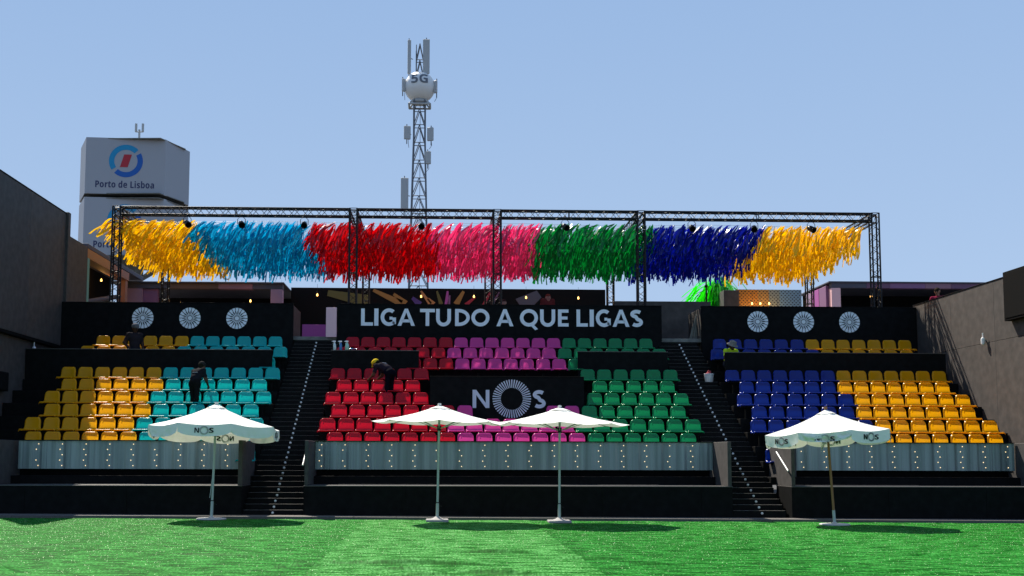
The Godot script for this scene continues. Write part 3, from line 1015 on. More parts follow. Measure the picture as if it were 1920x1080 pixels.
func make_background() -> void:
	tag(block(-30.0, 36.0, 5.3, 5.42, 36.75, 62.0, "concourse_floor", M.concrete), "grey raised concourse floor behind the parapets", "", "", "structure")
	# pavilion round the shaded corner: side range with the orange fascia
	var o := thing("terrace_pavilion", "terrace pavilion side with orange fascia and sea green frame", "pavilion", P(-12.6, 5.42, 42.0))
	block(-12.75, -12.3, 5.422, 8.4, 39.12, 39.35, "frame_post", M.paint_sea, o)
	block(-12.75, -12.31, 8.402, 8.74, 39.12, 42.0, "fascia", M.paint_orange, o)
	block(-12.75, -12.31, 8.402, 8.72, 42.003, 44.4, "fascia", M.paint_terracotta, o)
	block(-12.75, -12.33, 5.422, 6.6, 39.36, 40.6, "counter", M.paint_sea, o)
	block(-13.7, -13.5, 5.422, 8.74, 39.1, 46.0, "back_wall", M.interior_black, o)
	block(-16.5, -12.3, 8.742, 8.9, 39.1, 46.5, "roof", M.paint_slate, o)
	block(-12.7, -12.36, 5.422, 8.4, 44.1, 44.4, "frame_post", M.paint_terracotta, o)
	var b := MB.new()
	b.tube([P(-12.5, 6.9, 39.6) - o.position, P(-12.5, 7.7, 43.8) - o.position], 0.09, 4)
	build(b, "awning_bar", M.paint_slate, o)
	# long range across the back
	o = thing("terrace_pavilion", "long terrace pavilion with mauve fascia behind the wheel emblems", "pavilion", P(-9.7, 5.42, 46.5))
	var xs := [-12.9, -11.2, -9.1, -7.7, -6.46]
	var tones := [M.paint_slate, M.paint_brown, M.paint_mauve, M.paint_slate]
	for k in 4:
		block(xs[k] + 0.002, xs[k + 1] - 0.002, 8.36, 8.58, 46.0, 46.4, "fascia", tones[k], o)
	block(-13.5, -6.4, 8.582, 8.64, 45.9, 50.5, "roof", M.paint_slate, o)
	block(-12.9, -12.2, 5.422, 8.358, 46.0, 46.3, "pillar", M.paint_lilac, o)
	block(-12.19, -11.6, 5.422, 8.358, 46.1, 46.4, "pillar", M.paint_violet, o)
	block(-6.95, -6.47, 5.422, 8.358, 46.0, 46.4, "pillar", M.paint_lilac, o)
	block(-11.5, -10.2, 5.422, 7.55, 48.0, 48.4, "bar_shelf", M.paint_sand, o)
	block(-13.5, -6.4, 5.422, 8.58, 50.4, 50.6, "back_wall", M.interior_black, o)
	var an := thing("roof_antenna", "small spindly aerial on the terrace roof", "antenna", P(-8.9, 8.642, 46.5))
	b = MB.new()
	b.tube([Vector3(0, 0, 0), Vector3(0, 0.22, 0)], 0.02, 6)
	b.tube([Vector3(-0.45, 0.1, 0), Vector3(0.5, 0.02, 0)], 0.014, 5)
	b.tube([Vector3(-0.1, 0.22, 0), Vector3(0.12, 0.2, 0)], 0.03, 5)
	build(b, "aerial", M.mast_grey, an)
	# the dark rear wall with painted rays of board
	o = thing("rear_wall", "long dark rear wall with radiating coloured boards", "wall", P(0.2, 5.42, 48.2))
	block(-6.38, 7.21, 5.422, 8.74, 48.0, 48.4, "boarding", M.interior_black, o)
	var rays := [[614, 549, 690, 564, 0.42, "olive"], [699, 543, 752, 568, 0.22, "ochre"], [737, 550, 760, 568, 0.2, "ochre"], [772, 557, 786, 570, 0.22, "purple"], [788, 544, 806, 569, 0.13, "orange"], [801, 558, 812, 569, 0.16, "orange"], [818, 544, 826, 569, 0.14, "olive"], [838, 544, 836, 569, 0.13, "magenta"], [842, 552, 840, 569, 0.1, "violet"], [868, 544, 854, 569, 0.2, "ochre"], [890, 555, 872, 570, 0.13, "crimson"], [918, 545, 906, 570, 0.12, "crimson"], [935, 545, 921, 570, 0.09, "plum"], [1010, 548, 975, 572, 0.6, "slate"]]
	for r in rays:
		# ends of a board on the wall, measured along it from its corner
		var a := Vector2(-6.742 + (r[0] - 530) * 0.02306, 8.736 - (r[1] - 539) * 0.0229)
		var e := Vector2(-6.742 + (r[2] - 530) * 0.02306, 8.736 - (r[3] - 539) * 0.0229)
		var n := (e - a).orthogonal().normalized() * float(r[4]) * 0.5
		b = MB.new()
		var poly := PackedVector2Array([a + n * 0.6, a - n * 0.6, e - n * 1.3, e + n * 1.3])
		b.prism(poly, 0.02, Transform3D(Basis(), Vector3(0, 0, -47.975) - o.position))
		build(b, "ray_board", M["paint_" + r[5]], o)
	# perforated screens and the rose-coloured pavilion
	o = thing("perforated_screen", "perforated metal screen fading from gold to pale blue", "screen", P(14.0, 5.42, 47.0))
	for k in 6:
		var m := StandardMaterial3D.new()
		var t: float = clampf((k - 1.5) / 2.0, 0.0, 1.0)
		m.albedo_color = Color.WHITE
		m.roughness = 0.5
		m.albedo_texture = perforated(Color(0.62, 0.42, 0.1).lerp(Color(0.42, 0.55, 0.62), t), k)
		m.uv1_triplanar = true
		m.uv1_world_triplanar = true
		m.uv1_scale = Vector3(0.8, 0.8, 0.8)
		block(12.66 + k * 0.47, 12.66 + k * 0.47 + 0.462, 5.422, 8.64, 47.0, 47.04, "screen_panel", m, o, 0.003)
	tag(block(12.0, 12.65, 5.422, 8.53, 46.5, 47.2, "dark_kiosk", M.dark_panel_warm), "dark brown kiosk beside the gold end of the screen", "kiosk")
	o = thing("rose_pavilion", "rose and violet pavilion with a long dark opening", "pavilion", P(20.0, 5.42, 47.0))
	for k in 3:
		block(16.3, 16.5, 5.422, 8.72, 46.35 + k * 0.9, 47.2 + k * 0.9, "side_board", [M.paint_violet, M.paint_magenta, M.paint_lilac][k], o)
	block(16.42, 16.8, 5.422, 8.58, 46.0, 46.34, "pillar", M.paint_blush, o)
	var fx := [16.42, 17.9, 18.9, 20.4, 21.5, 23.0, 27.0]
	for k in 6:
		block(fx[k] + 0.002, fx[k + 1] - 0.002, 8.584, 8.8, 46.0, 46.3, "fascia", [M.paint_slate, M.paint_plum, M.paint_violet, M.paint_mauve, M.paint_plum, M.paint_slate][k], o)
	block(16.3, 27.0, 8.802, 8.86, 45.95, 50.0, "roof", M.paint_slate, o)
	block(16.5, 27.0, 5.422, 8.8, 49.8, 50.0, "back_wall", M.interior_black, o)
	block(26.8, 27.0, 5.422, 8.58, 46.0, 49.8, "end_wall", M.interior_black, o)
	# a palm of lime green streamers
	o = thing("streamer_palm", "palm-like post covered in lime green streamers", "decoration", P(12.25, 5.42, 48.6))
	b = MB.new()
	b.tube([Vector3(0, 0, 0), Vector3(0, 3.7, 0)], 0.06, 8)
	build(b, "post", M.truss_black, o)
	b = MB.new()
	b.colored = true
	var rnd := RandomNumberGenerator.new()
	rnd.seed = 9
	for k in 750:
		# arching streamers of uneven reach, thrown out from points along the top of the post
		var a := rnd.randf() * TAU
		var reach := rnd.randf_range(0.25, 1.6)
		var start := Vector3(0, rnd.randf_range(2.3, 3.85), 0)
		var base := b.v.size()
		var wide := rnd.randf_range(0.03, 0.07)
		var shade := rnd.randf_range(0.7, 1.25)
		var drop := rnd.randf_range(0.5, 1.9)
		var lift := rnd.randf_range(0.0, 0.35)
		for i in 8:
			var s := i / 7.0
			var q := start + Vector3(cos(a) * reach * s, lift * sin(s * PI) - drop * s * s, sin(a) * reach * s)
			var wv := Vector3(-sin(a + s * 2.0), 0.3 * sin(k), cos(a + s * 2.0)) * wide * 0.5
			b.v.append_array([q - wv, q + wv])
			var nn := Vector3(cos(a) * 0.6, 0.8, sin(a) * 0.6).normalized()
			b.n.append_array([nn, nn])
			b.c.append_array([Color(shade, shade, shade), Color(shade, shade, shade)])
			if i < 7:
				var t := base + i * 2
				b.ix.append_array([t, t + 2, t + 1, t + 1, t + 2, t + 3])
	M.ribbon_lime.vertex_color_use_as_albedo = true
	tag(build(b, "streamers", M.ribbon_lime, o), "", "", "", "stuff")
	var pole := thing("flag_pole", "thin black pole beside the lime green streamers", "pole", P(10.7, 5.42, 44.2))
	b = MB.new()
	b.lathe(Vector3.ZERO, [Vector2(0.0, 0.0), Vector2(0.035, 0.0), Vector2(0.035, 2.85), Vector2(0.07, 2.87), Vector2(0.07, 2.95), Vector2(0.03, 2.97), Vector2(0.03, 3.4), Vector2(0.0, 3.42)], 8)
	build(b, "shaft", M.truss_black, pole)
	# bulbs
	var lamps := [[-12.98, 8.2, 43.0, "lit bulb inside the pavilion with the orange fascia"], [-10.4, 7.578, 45.0, "lit bulb by the rear truss post above a wheel emblem"], [-7.638, 7.74, 45.2, "lit bulb under the mauve fascia above the wheel emblems"], [-5.087, 8.192, 46.5, "lit bulb on the rear wall beside the large ochre board"], [-2.935, 8.185, 46.5, "lit bulb on the rear wall by the rear truss post near red ribbons"], [-0.756, 8.157, 46.5, "lit bulb on the rear wall beside an orange ray"], [1.452, 8.172, 46.5, "lit bulb on the rear wall above a crimson ray"], [3.643, 8.143, 46.5, "lit bulb on the rear wall over the slate grey ray"], [5.841, 8.136, 46.5, "lit bulb on the plain dark end of the rear wall"], [13.165, 7.939, 46.4, "first lit bulb before the screen, at its gold part"], [13.517, 7.942, 46.4, "second lit bulb before the screen, where gold turns blue"], [13.891, 7.944, 46.4, "third lit bulb before the screen, at its pale blue part"], [14.238, 7.727, 46.4, "lowest lit bulb before the pale blue screen"], [14.9, 7.04, 37.9, "lit bulb at the truss post near the rose pavilion"]]
	for l in lamps:
		bulb(l[0], l[1], l[2], l[3])


func perforated(col: Color, sd: int) -> ImageTexture:
	var im := Image.create(256, 256, false, Image.FORMAT_RGB8)
	var dark := Color(0.05, 0.045, 0.05)
	for y in 256:
		for x in 256:
			var gx := fposmod(x + (16.0 if (y / 16) % 2 == 1 else 0.0), 32.0) - 16.0
			var gy := fposmod(y, 16.0) - 8.0
			im.set_pixel(x, y, dark if gx * gx * 0.55 + gy * gy < 26.0 else col)
	return ImageTexture.create_from_image(im)


# ---------------------------------------------------------------- tower and mast far behind
func make_sign_tower() -> void:
	var o := thing("sign_tower", "tall faceted white tower sign reading Porto de Lisboa twice", "sign", P(-19.9, 0, 72.8))
	var plan := [Vector2(-23.5, 72.6), Vector2(-22.35, 70.0), Vector2(-17.46, 70.35), Vector2(-16.55, 73.2), Vector2(-17.6, 75.8), Vector2(-22.5, 75.5)]
	for level in [[17.95, 21.56], [14.0, 17.72]]:
		var drum := Node3D.new()
		drum.name = "sign_drum"
		o.add_child(drum, true)
		var mid := Vector2(-20.0, 72.9)
		for k in 6:
			var a: Vector2 = plan[k]
			var e: Vector2 = plan[(k + 1) % 6]
			var b := MB.new()
			var pts := []
			for q in [a, e]:
				for y in level:
					pts.append(P(q.x, y, q.y) - o.position)
			var m := P(mid.x, (level[0] + level[1]) * 0.5, mid.y) - o.position
			# a board with thickness: outer face, inner face and rims
			var inset := []
			for q in pts:
				inset.append(q + (Vector3(m.x, q.y, m.z) - q).normalized() * 0.12)
			b.quad_from(m, pts[0], pts[2], pts[3], pts[1])
			b.quad_from(m + (pts[0] - m) * 3.0, inset[0], inset[2], inset[3], inset[1])
			b.quad_from(m, pts[1], pts[3], inset[3], inset[1])
			b.quad_from(m, pts[0], pts[2], inset[2], inset[0])
			build(b, "facet", M.sign_white, drum)
			# upright joints between the sheets
			if k == 1:
				for f in [0.33, 0.67]:
					var j: Vector3 = pts[0].lerp(pts[2], f)
					var jb := MB.new()
					jb.box(j + Vector3(-0.012, 0, -0.01), j + Vector3(0.012, level[1] - level[0], 0.008))
					build(jb, "joint", M.sign_white, drum)
		for y in [level[0] + 0.05, level[1] - 0.02]:
			var deck := MB.new()
			var poly := PackedVector2Array()
			for q in plan:
				poly.append(Vector2(q.x - o.position.x, -(q.y + o.position.z)) * 0.97)
			deck.prism(poly, 0.05, Transform3D(Basis(Vector3.RIGHT, -PI / 2), Vector3(0, y, 0)))
			build(deck, "deck", M.concrete, drum)
		# emblem and words on the broad facet
		var fa := P(plan[1].x, 0, plan[1].y) - o.position
		var fb := P(plan[2].x, 0, plan[2].y) - o.position
		var along := (fb - fa).normalized()
		var out := Vector3(-along.z, 0, along.x)
		if out.z < 0:
			out = -out
		var frame := Basis(along, Vector3.UP, out)
		var centre := fa + along * 2.48 + Vector3(0, level[1] - 1.47, 0) + out * 0.012
		var b := MB.new()
		sector(b, 0.72, 1.05, deg_to_rad(44), deg_to_rad(214), 0.0, 0.01, 22)
		put(b.mesh(), "cyan_arc", M.sign_cyan, drum, Transform3D(frame, centre))
		b = MB.new()
		sector(b, 0.72, 1.05, deg_to_rad(-132), deg_to_rad(30), 0.0, 0.01, 22)
		put(b.mesh(), "blue_arc", M.sign_blue, drum, Transform3D(frame, centre))
		b = MB.new()
		b.prism(PackedVector2Array([Vector2(-0.36, -0.4), Vector2(0.12, -0.4), Vector2(0.36, 0.42), Vector2(-0.12, 0.42)]), 0.01, Transform3D())
		put(b.mesh(), "red_slant", M.sign_red, drum, Transform3D(frame, centre))
		var t := text_mesh("Porto de Lisboa", 0.1)
		var box := t.get_aabb()
		var s := frame * Basis.from_scale(Vector3(3.62 / box.size.x, 0.46 / box.size.y, 0.1))
		put(t, "lettering", M.sign_navy, drum, Transform3D(s, fa + along * 2.45 + Vector3(0, level[1] - 2.98, 0) + out * 0.008 - s * box.get_center()))
	var b := MB.new()
	b.box(Vector3(-0.5, 0, -0.5), Vector3(0.5, 21.4, 0.5), 0.05)
	build(b, "core_column", M.concrete, o)
	for k in 4:
		b = MB.new()
		var a := TAU * k / 4 + 0.5
		b.tube([Vector3(0, 12.6, 0), Vector3(cos(a) * 2.6, 13.98, sin(a) * 2.2)], 0.12, 6)
		build(b, "strut", M.concrete, o)
	b = MB.new()
	b.tube([Vector3(0.1, 21.5, 0), Vector3(0.1, 22.9, 0)], 0.07, 6)
	b.tube([Vector3(-0.15, 22.75, 0), Vector3(0.35, 22.75, 0)], 0.04, 6)
	b.tube([Vector3(-0.12, 22.75, 0), Vector3(-0.12, 23.3, 0)], 0.08, 6)
	b.tube([Vector3(0.32, 22.75, 0), Vector3(0.32, 23.3, 0)], 0.08, 6)
	build(b, "beacon", M.antenna_grey, o)


func make_mast() -> void:
	var o := thing("radio_mast", "lattice radio mast with a white globe marked 5G", "mast", P(-1.6, 0, 85.0))
	var half := func(y: float) -> float:
		return 0.43 + maxf(0.0, 26.0 - y) * 0.0245 if y < 29.0 else 0.28
	for s in [Vector2(-1, -1), Vector2(1, -1), Vector2(1, 1), Vector2(-1, 1)]:
		for part in [[0.0, 26.0], [26.0, 29.0], [30.5, 32.9]]:
			var b := MB.new()
			b.tube([Vector3(s.x * half.call(part[0]), part[0], s.y * half.call(part[0])), Vector3(s.x * half.call(part[1] - 0.01), part[1], s.y * half.call(part[1] - 0.01))], 0.075 if part[0] < 29.0 else 0.05, 6)
			build(b, "leg", M.mast_grey, o)
	var b := MB.new()
	var y := 0.4
	while y < 32.4:
		var step := 1.4 if y < 26.0 else 1.3
		var w: float = half.call(y)
		var w2: float = half.call(minf(y + step, 32.8))
		for k in 4:
			var turn := Basis(Vector3.UP, k * PI / 2)
			b.tube([turn * Vector3(-w, y, w), turn * Vector3(w, y, w)], 0.035, 5, false)
			b.tube([turn * Vector3(-w, y, w), turn * Vector3(0, y + step, w2)], 0.035, 5, false)
			b.tube([turn * Vector3(w, y, w), turn * Vector3(0, y + step, w2)], 0.035, 5, false)
		y += step
	build(b, "lattice", M.mast_grey, o)
	b = MB.new()
	b.tube([Vector3(0.1, 0.5, 0.3), Vector3(0.05, 29, 0.2)], 0.02, 5)
	build(b, "cable", M.mast_grey, o)
	# the globe
	b = MB.new()
	var prof := []
	for k in 21:
		var a := -PI / 2 + PI * k / 20.0
		prof.append(Vector2(cos(a) * 1.2 if k > 0 and k < 20 else 0.0, sin(a) * 1.2))
	b.lathe(Vector3(0, 30.09, 0), prof, 40)
	var globe := build(b, "globe", M.dome_white, o)
	var t := text_mesh("5G", 0.1)
	var am := t.get_mesh_arrays()
	var box := t.get_aabb()
	var vs: PackedVector3Array = am[Mesh.ARRAY_VERTEX]
	var ns: PackedVector3Array = am[Mesh.ARRAY_NORMAL]
	for i in vs.size():
		var q := vs[i] - box.get_center()
		q = Vector3(q.x / box.size.x * 1.25, q.y / box.size.y * 0.75 + 0.36, 0)
		var z := sqrt(maxf(0.01, 1.2 * 1.2 - q.x * q.x - q.y * q.y))
		vs[i] = Vector3(q.x, q.y + 30.09, z) * Vector3(1, 1, 1) + Vector3(q.x, q.y, z).normalized() * (0.03 if vs[i].z > box.get_center().z else 0.0)
		ns[i] = Vector3(q.x, q.y, z).normalized()
	am[Mesh.ARRAY_VERTEX] = vs
	am[Mesh.ARRAY_NORMAL] = ns
	am[Mesh.ARRAY_TANGENT] = null
	var tm := ArrayMesh.new()
	tm.add_surface_from_arrays(Mesh.PRIMITIVE_TRIANGLES, am)
	put(tm, "lettering", M.mast_grey, globe)
	b = MB.new()
	for k in 4:
		var a := TAU * k / 4 + PI / 4
		b.tube([Vector3(cos(a) * 1.15, 28.6, sin(a) * 0.9), Vector3(cos(a) * 0.5, 29.1, sin(a) * 0.5)], 0.07, 6)
		b.tube([Vector3(cos(a) * 1.15, 28.6, sin(a) * 0.9), Vector3(cos(a + PI / 2) * 1.15, 28.6, sin(a + PI / 2) * 0.9)], 0.08, 6)
	b.lathe(Vector3(0, 28.75, 0), [Vector2(0.0, 0.0), Vector2(0.55, 0.0), Vector2(0.62, 0.32), Vector2(0.0, 0.34)], 16)
	build(b, "globe_cradle", M.antenna_grey, o)
	for a in [[-0.82, 32.35, 2.7, 0.26, 0.15], [0.5, 32.4, 2.75, 0.52, 0.0], [-1.22, 30.1, 1.0, 0.3, 0.5], [1.22, 30.0, 1.0, 0.3, -0.5], [-0.93, 26.35, 1.05, 0.52, 0.2], [0.85, 26.25, 1.05, 0.5, -0.3], [0.65, 24.4, 1.0, 0.52, 0.0], [-1.1, 21.5, 2.6, 0.58, 0.1]]:
		b = MB.new()
		var h: float = a[2] * 0.5
		b.box(Vector3(-a[3] * 0.5, -h, -0.09), Vector3(a[3] * 0.5, h, 0.09), 0.04)
		var pn := put(b.mesh(), "antenna_panel", M.antenna_grey, o, Transform3D(Basis(Vector3.UP, a[4]), Vector3(a[0], a[1], 0.45)))
		b = MB.new()
		b.tube([Vector3(0.0, -h - 0.3, -0.2), Vector3(0, h + 0.2, -0.2)], 0.04, 6)
		b.tube([Vector3(0, 0, -0.2), Vector3(-a[0] * 0.4, 0, -0.45)], 0.035, 5)
		b.tube([Vector3(0.08, -h, 0), Vector3(0.1, -h - 0.35, -0.05), Vector3(-a[0] * 0.2, -h - 0.55, -0.3)], 0.02, 5)
		build(b, "bracket", M.mast_grey, pn)


# ---------------------------------------------------------------- parasols
func make_parasol(where: Vector3, label: String, R: float, rim: float, peak: float, valance: float, pole_mat: Material, tilt: Vector3, turn: float, base_kind: int, sd: int) -> void:
	var o := thing("parasol", label, "parasol", where, "white parasols on the turf")
	var rnd := RandomNumberGenerator.new()
	rnd.seed = sd
	var upper := Basis.from_euler(tilt)
	var sides := 8
	var nz := FastNoiseLite.new()
	nz.seed = sd
	nz.frequency = 1.6
	var pt := func(k: float, s: float, y: float) -> Vector3:
		var a := turn + TAU * k / sides
		return Vector3(cos(a) * R * s, y, sin(a) * R * s)
	for k in sides:
		var b := MB.new()
		var rows := []
		for i in 8:
			var s := 0.1 + 0.9 * i / 7.0
			var row := []
			for j in 7:
				var f := j / 6.0
				var p: Vector3 = pt.call(k, s, 0).lerp(pt.call(k + 1, s, 0), f)
				var y := lerpf(peak, rim, s) - 0.05 * sin(s * PI) - 0.045 * sin(f * PI) * s + nz.get_noise_2d(p.x * 2.0, p.z * 2.0) * 0.012
				row.append(upper * Vector3(p.x, y, p.z))
			rows.append(row)
		b.grid(rows, true)
		var panel := build(b, "canopy_panel", M.canvas, o)
		if valance > 0.0:
			b = MB.new()
			rows = []
			var printed := k % 2 == 1 or base_kind == 2
			var crumpled := base_kind == 2 and k == 1
			var slack := 3.2 if crumpled else 0.3 if printed else rnd.randf_range(0.6, 1.2)
			for i in 5:
				var row := []
				for j in 15:
					var f := j / 14.0
					var p: Vector3 = pt.call(k, 1.0, 0).lerp(pt.call(k + 1, 1.0, 0), f)
					var out := Vector3(p.x, 0, p.z).normalized()
					var drop := valance * (0.72 if crumpled else 1.0) * (1.0 - 0.22 * pow(absf(f * 2.0 - 1.0), 6.0)) * i / 4.0
					var wave := (nz.get_noise_2d(f * 3.5 + k * 7.0, i * 0.25) * 0.05 * slack + 0.012 * slack * sin(f * 9.0 + k)) * i / 4.0
					var y := rim - 0.045 * sin(f * PI) - drop
					row.append(upper * (p + out * wave + Vector3(0, y, 0)))
				rows.append(row)
			b.grid(rows, true)
			var val := build(b, "valance", M.canvas, panel)
			# N O S printed on the hanging edge
			if printed:
				var m: Vector3 = pt.call(k, 1.0, 0).lerp(pt.call(k + 1, 1.0, 0), 0.5)
				var face := Basis(Vector3.UP, atan2(m.x, m.z))
				var at: Vector3 = upper * (m + Vector3(0, rim - 0.045 - valance * 0.46, 0))
				for q in [["N", -0.16], ["S", 0.16]]:
					var t := text_mesh(q[0], 0.1)
					var box := t.get_aabb()
					var s := face * Basis.from_scale(Vector3(0.1 / box.size.x, 0.11 / box.size.y, 0.24))
					put(t, "print", M.print_black, val, Transform3D(s, at + face.x * q[1] - s * box.get_center()))
				put(ring_emblem_mesh(0.1, 0.066, 24), "print", M.print_grey, val, Transform3D(face * Basis.from_scale(Vector3(1, 1, 2.4)), at - face.z * 0.008))
		# rib under each seam, and its strut to the runner
		b = MB.new()
		var tip: Vector3 = upper * pt.call(k, 0.99, rim - 0.012)
		var top: Vector3 = upper * Vector3(0, peak - 0.12, 0)
		var mid: Vector3 = upper * (pt.call(k, 0.52, lerpf(peak, rim, 0.52) - 0.075))
		b.tube([top, mid, tip], 0.011, 6)
		build(b, "rib", pole_mat, o)
		b = MB.new()
		b.tube([upper * Vector3(0, rim - 0.1 - (0.06 if valance <= 0.0 else 0.0), 0), mid], 0.01, 6)
		build(b, "strut", pole_mat, o)
	# vent cap
	var cap := MB.new()
	var crow := []
	for i in 5:
		var row := []
		for j in 17:
			var s := [0.02, 0.05, 0.09, 0.13, 0.155][i] as float
			var p: Vector3 = pt.call(j * 0.5, s * (1.0 if j % 2 == 0 else 0.95), 0)
			row.append(upper * Vector3(p.x, lerpf(peak, rim, s) - 0.05 * sin(s * PI) + 0.014 + (0.01 * sin(j * PI * 0.5) if i == 4 else 0.0), p.z))
		crow.append(row)
	cap.grid(crow, true)
	build(cap, "vent_cap", M.canvas, o)
	# pole, hub, crown
	var b := MB.new()
	var foot := Vector3(0, 0.05, 0)
	b.tube([foot, upper * Vector3(0, peak - 0.02, 0)], 0.028, 12)
	build(b, "pole", pole_mat, o)
	b = MB.new()
	b.tube([upper * Vector3(0, rim - 0.2, 0), upper * Vector3(0, rim - 0.08, 0)], 0.05, 12)
	build(b, "runner_hub", M.truss_black, o)
	b = MB.new()
	b.tube([upper * Vector3(0, peak + 0.01, 0), upper * Vector3(0, peak + 0.035, 0), upper * Vector3(0, peak + 0.055 + (0.025 if base_kind == 2 else 0.0), 0), upper * Vector3(0, peak + 0.06 + (0.03 if base_kind == 2 else 0.0), 0)], [0.025, 0.04, 0.035, 0.008] if base_kind == 2 else [0.03, 0.05, 0.03, 0.005], 10)
	build(b, "finial", M.wood if base_kind == 2 else M.canvas, o)
	b = MB.new()
	var sleeve := 0.42 if base_kind != 2 else 0.34
	b.tube([foot, upper * Vector3(0, sleeve, 0)], 0.035, 12)
	build(b, "sleeve", M.pole_paint, o)
	if base_kind != 2:
		b = MB.new()
		b.tube([upper * Vector3(0, sleeve + 0.01, 0), upper * Vector3(0, sleeve + 0.03, 0)], 0.042, 12)
		b.tube([upper * Vector3(0.02, sleeve - 0.04, 0), upper * Vector3(0.1, sleeve - 0.07, 0)], 0.008, 6)
		build(b, "clamp", M.truss_black, o)
	if base_kind == 0:
		b = MB.new()
		b.tube([upper * Vector3(-0.02, 0.95, 0.02), upper * Vector3(-0.05, 0.5, 0.05)], 0.008, 6)
		build(b, "cord", M.pole_paint, o)
	if base_kind == 2:
		for k in 3:
			b = MB.new()
			b.tube([upper * Vector3(-0.12 - 0.03 * k, rim - 0.02, 0.05), upper * Vector3(-0.13 - 0.03 * k, rim - 0.32 - 0.06 * k, 0.05), upper * Vector3(-0.1 - 0.03 * k, rim - 0.2, 0.07)], 0.006, 5)
			build(b, "tie_string", M.canvas, o)
	b = MB.new()
	if base_kind == 1:
		b.box(Vector3(-0.26, 0.0, -0.26), Vector3(0.26, 0.06, 0.26), 0.025)
		b.lathe(Vector3(0, 0.06, 0), [Vector2(0.2, 0.0), Vector2(0.09, 0.03), Vector2(0.05, 0.06), Vector2(0.0, 0.06)], 14)
		build(b, "base", M.base_grey, o)
	else:
		b.lathe(Vector3.ZERO, [Vector2(0.0, 0.0), Vector2(0.34, 0.0), Vector2(0.345, 0.02), Vector2(0.33, 0.036), Vector2(0.07, 0.045), Vector2(0.05, 0.07), Vector2(0.0, 0.07)], 28)
		build(b, "base", M.base_plate, o)


# ---------------------------------------------------------------- people
func smooth_net(out: MB, bones: Array, cell: float, k: float) -> void:
	var lo := Vector3(1e9, 1e9, 1e9)
	var hi := -lo
	for e in bones:
		var r: float = maxf(e[2], e[3]) + cell * 2.0
		for p in [e[0], e[1]]:
			lo = lo.min(p - Vector3(r, r, r))
			hi = hi.max(p + Vector3(r, r, r))
	var nx := int((hi.x - lo.x) / cell) + 2
	var ny := int((hi.y - lo.y) / cell) + 2
	var nz := int((hi.z - lo.z) / cell) + 2
	var f := PackedFloat32Array()
	f.resize(nx * ny * nz)
	f.fill(10.0)
	var near := PackedFloat32Array()
	near.resize(nx * ny * nz)
	near.fill(10.0)
	var who := PackedInt32Array()
	who.resize(nx * ny * nz)
	for bi in bones.size():
		var e: Array = bones[bi]
		var a: Vector3 = e[0]
		var ab: Vector3 = e[1] - a
		var l2 := maxf(ab.length_squared(), 1e-9)
		var ra: float = e[2]
		var rb: float = e[3]
		var pad := maxf(ra, rb) + k + cell * 2.0
		var p0: Vector3 = ((a.min(e[1]) - Vector3(pad, pad, pad) - lo) / cell).floor().max(Vector3.ZERO)
		var p1: Vector3 = ((a.max(e[1]) + Vector3(pad, pad, pad) - lo) / cell).ceil()
		for z in range(int(p0.z), mini(int(p1.z), nz - 1) + 1):
			for y in range(int(p0.y), mini(int(p1.y), ny - 1) + 1):
				var i := (z * ny + y) * nx + int(p0.x)
				for x in range(int(p0.x), mini(int(p1.x), nx - 1) + 1):
					var p := lo + Vector3(x, y, z) * cell - a
					var t := clampf(p.dot(ab) / l2, 0.0, 1.0)
					var dist := (p - ab * t).length() - lerpf(ra, rb, t)
					if dist < near[i]:
						near[i] = dist
						who[i] = bi
					var g := f[i]
					var h := maxf(k - absf(g - dist), 0.0) / k
					f[i] = minf(g, dist) - h * h * k * 0.25
					i += 1
	var at := {}
	for z in nz - 1:
		for y in ny - 1:
			for x in nx - 1:
				var i := (z * ny + y) * nx + x
				var inside := 0
				for c in 8:
					if f[i + (c & 1) + ((c >> 1) & 1) * nx + (c >> 2) * nx * ny] < 0.0:
						inside += 1
				if inside == 0 or inside == 8:
					continue
				var sum := Vector3.ZERO
				var n := 0
				for c in 8:
					for ax in 3:
						if c & (1 << ax):
							continue
						var c2 := c | (1 << ax)
						var v0 := f[i + (c & 1) + ((c >> 1) & 1) * nx + (c >> 2) * nx * ny]
						var v1 := f[i + (c2 & 1) + ((c2 >> 1) & 1) * nx + (c2 >> 2) * nx * ny]
						if (v0 < 0.0) == (v1 < 0.0):
							continue
						var p := Vector3(c & 1, (c >> 1) & 1, c >> 2)
						p[ax] = v0 / (v0 - v1)
						sum += p
						n += 1
				var g := Vector3(f[i + 1] - f[i] + f[i + 1 + nx] - f[i + nx], f[i + nx] - f[i] + f[i + nx + 1] - f[i + 1], f[i + nx * ny] - f[i] + f[i + nx * ny + nx] - f[i + nx])
				at[i] = out.v.size()
				out.v.append(lo + (Vector3(x, y, z) + sum / n) * cell)
				out.n.append(g.normalized())
				out.c.append(bones[who[i]][4])
	var steps := [1, nx, nx * ny]
	for i in at:
		for ax in 3:
			# each crossed edge that leaves this cell's low corner, ringed by four cells
			var s1: int = steps[(ax + 1) % 3]
			var s2: int = steps[(ax + 2) % 3]
			var v0 := f[i]
			var v1 := f[i + steps[ax]]
			if (v0 < 0.0) == (v1 < 0.0):
				continue
			if not (at.has(i - s1) and at.has(i - s2) and at.has(i - s1 - s2)):
				continue
			var q := [at[i], at[i - s1], at[i - s1 - s2], at[i - s2]]
			if v0 < 0.0:
				out.ix.append_array([q[0], q[2], q[1], q[0], q[3], q[2]])
			else:
				out.ix.append_array([q[0], q[1], q[2], q[0], q[2], q[3]])


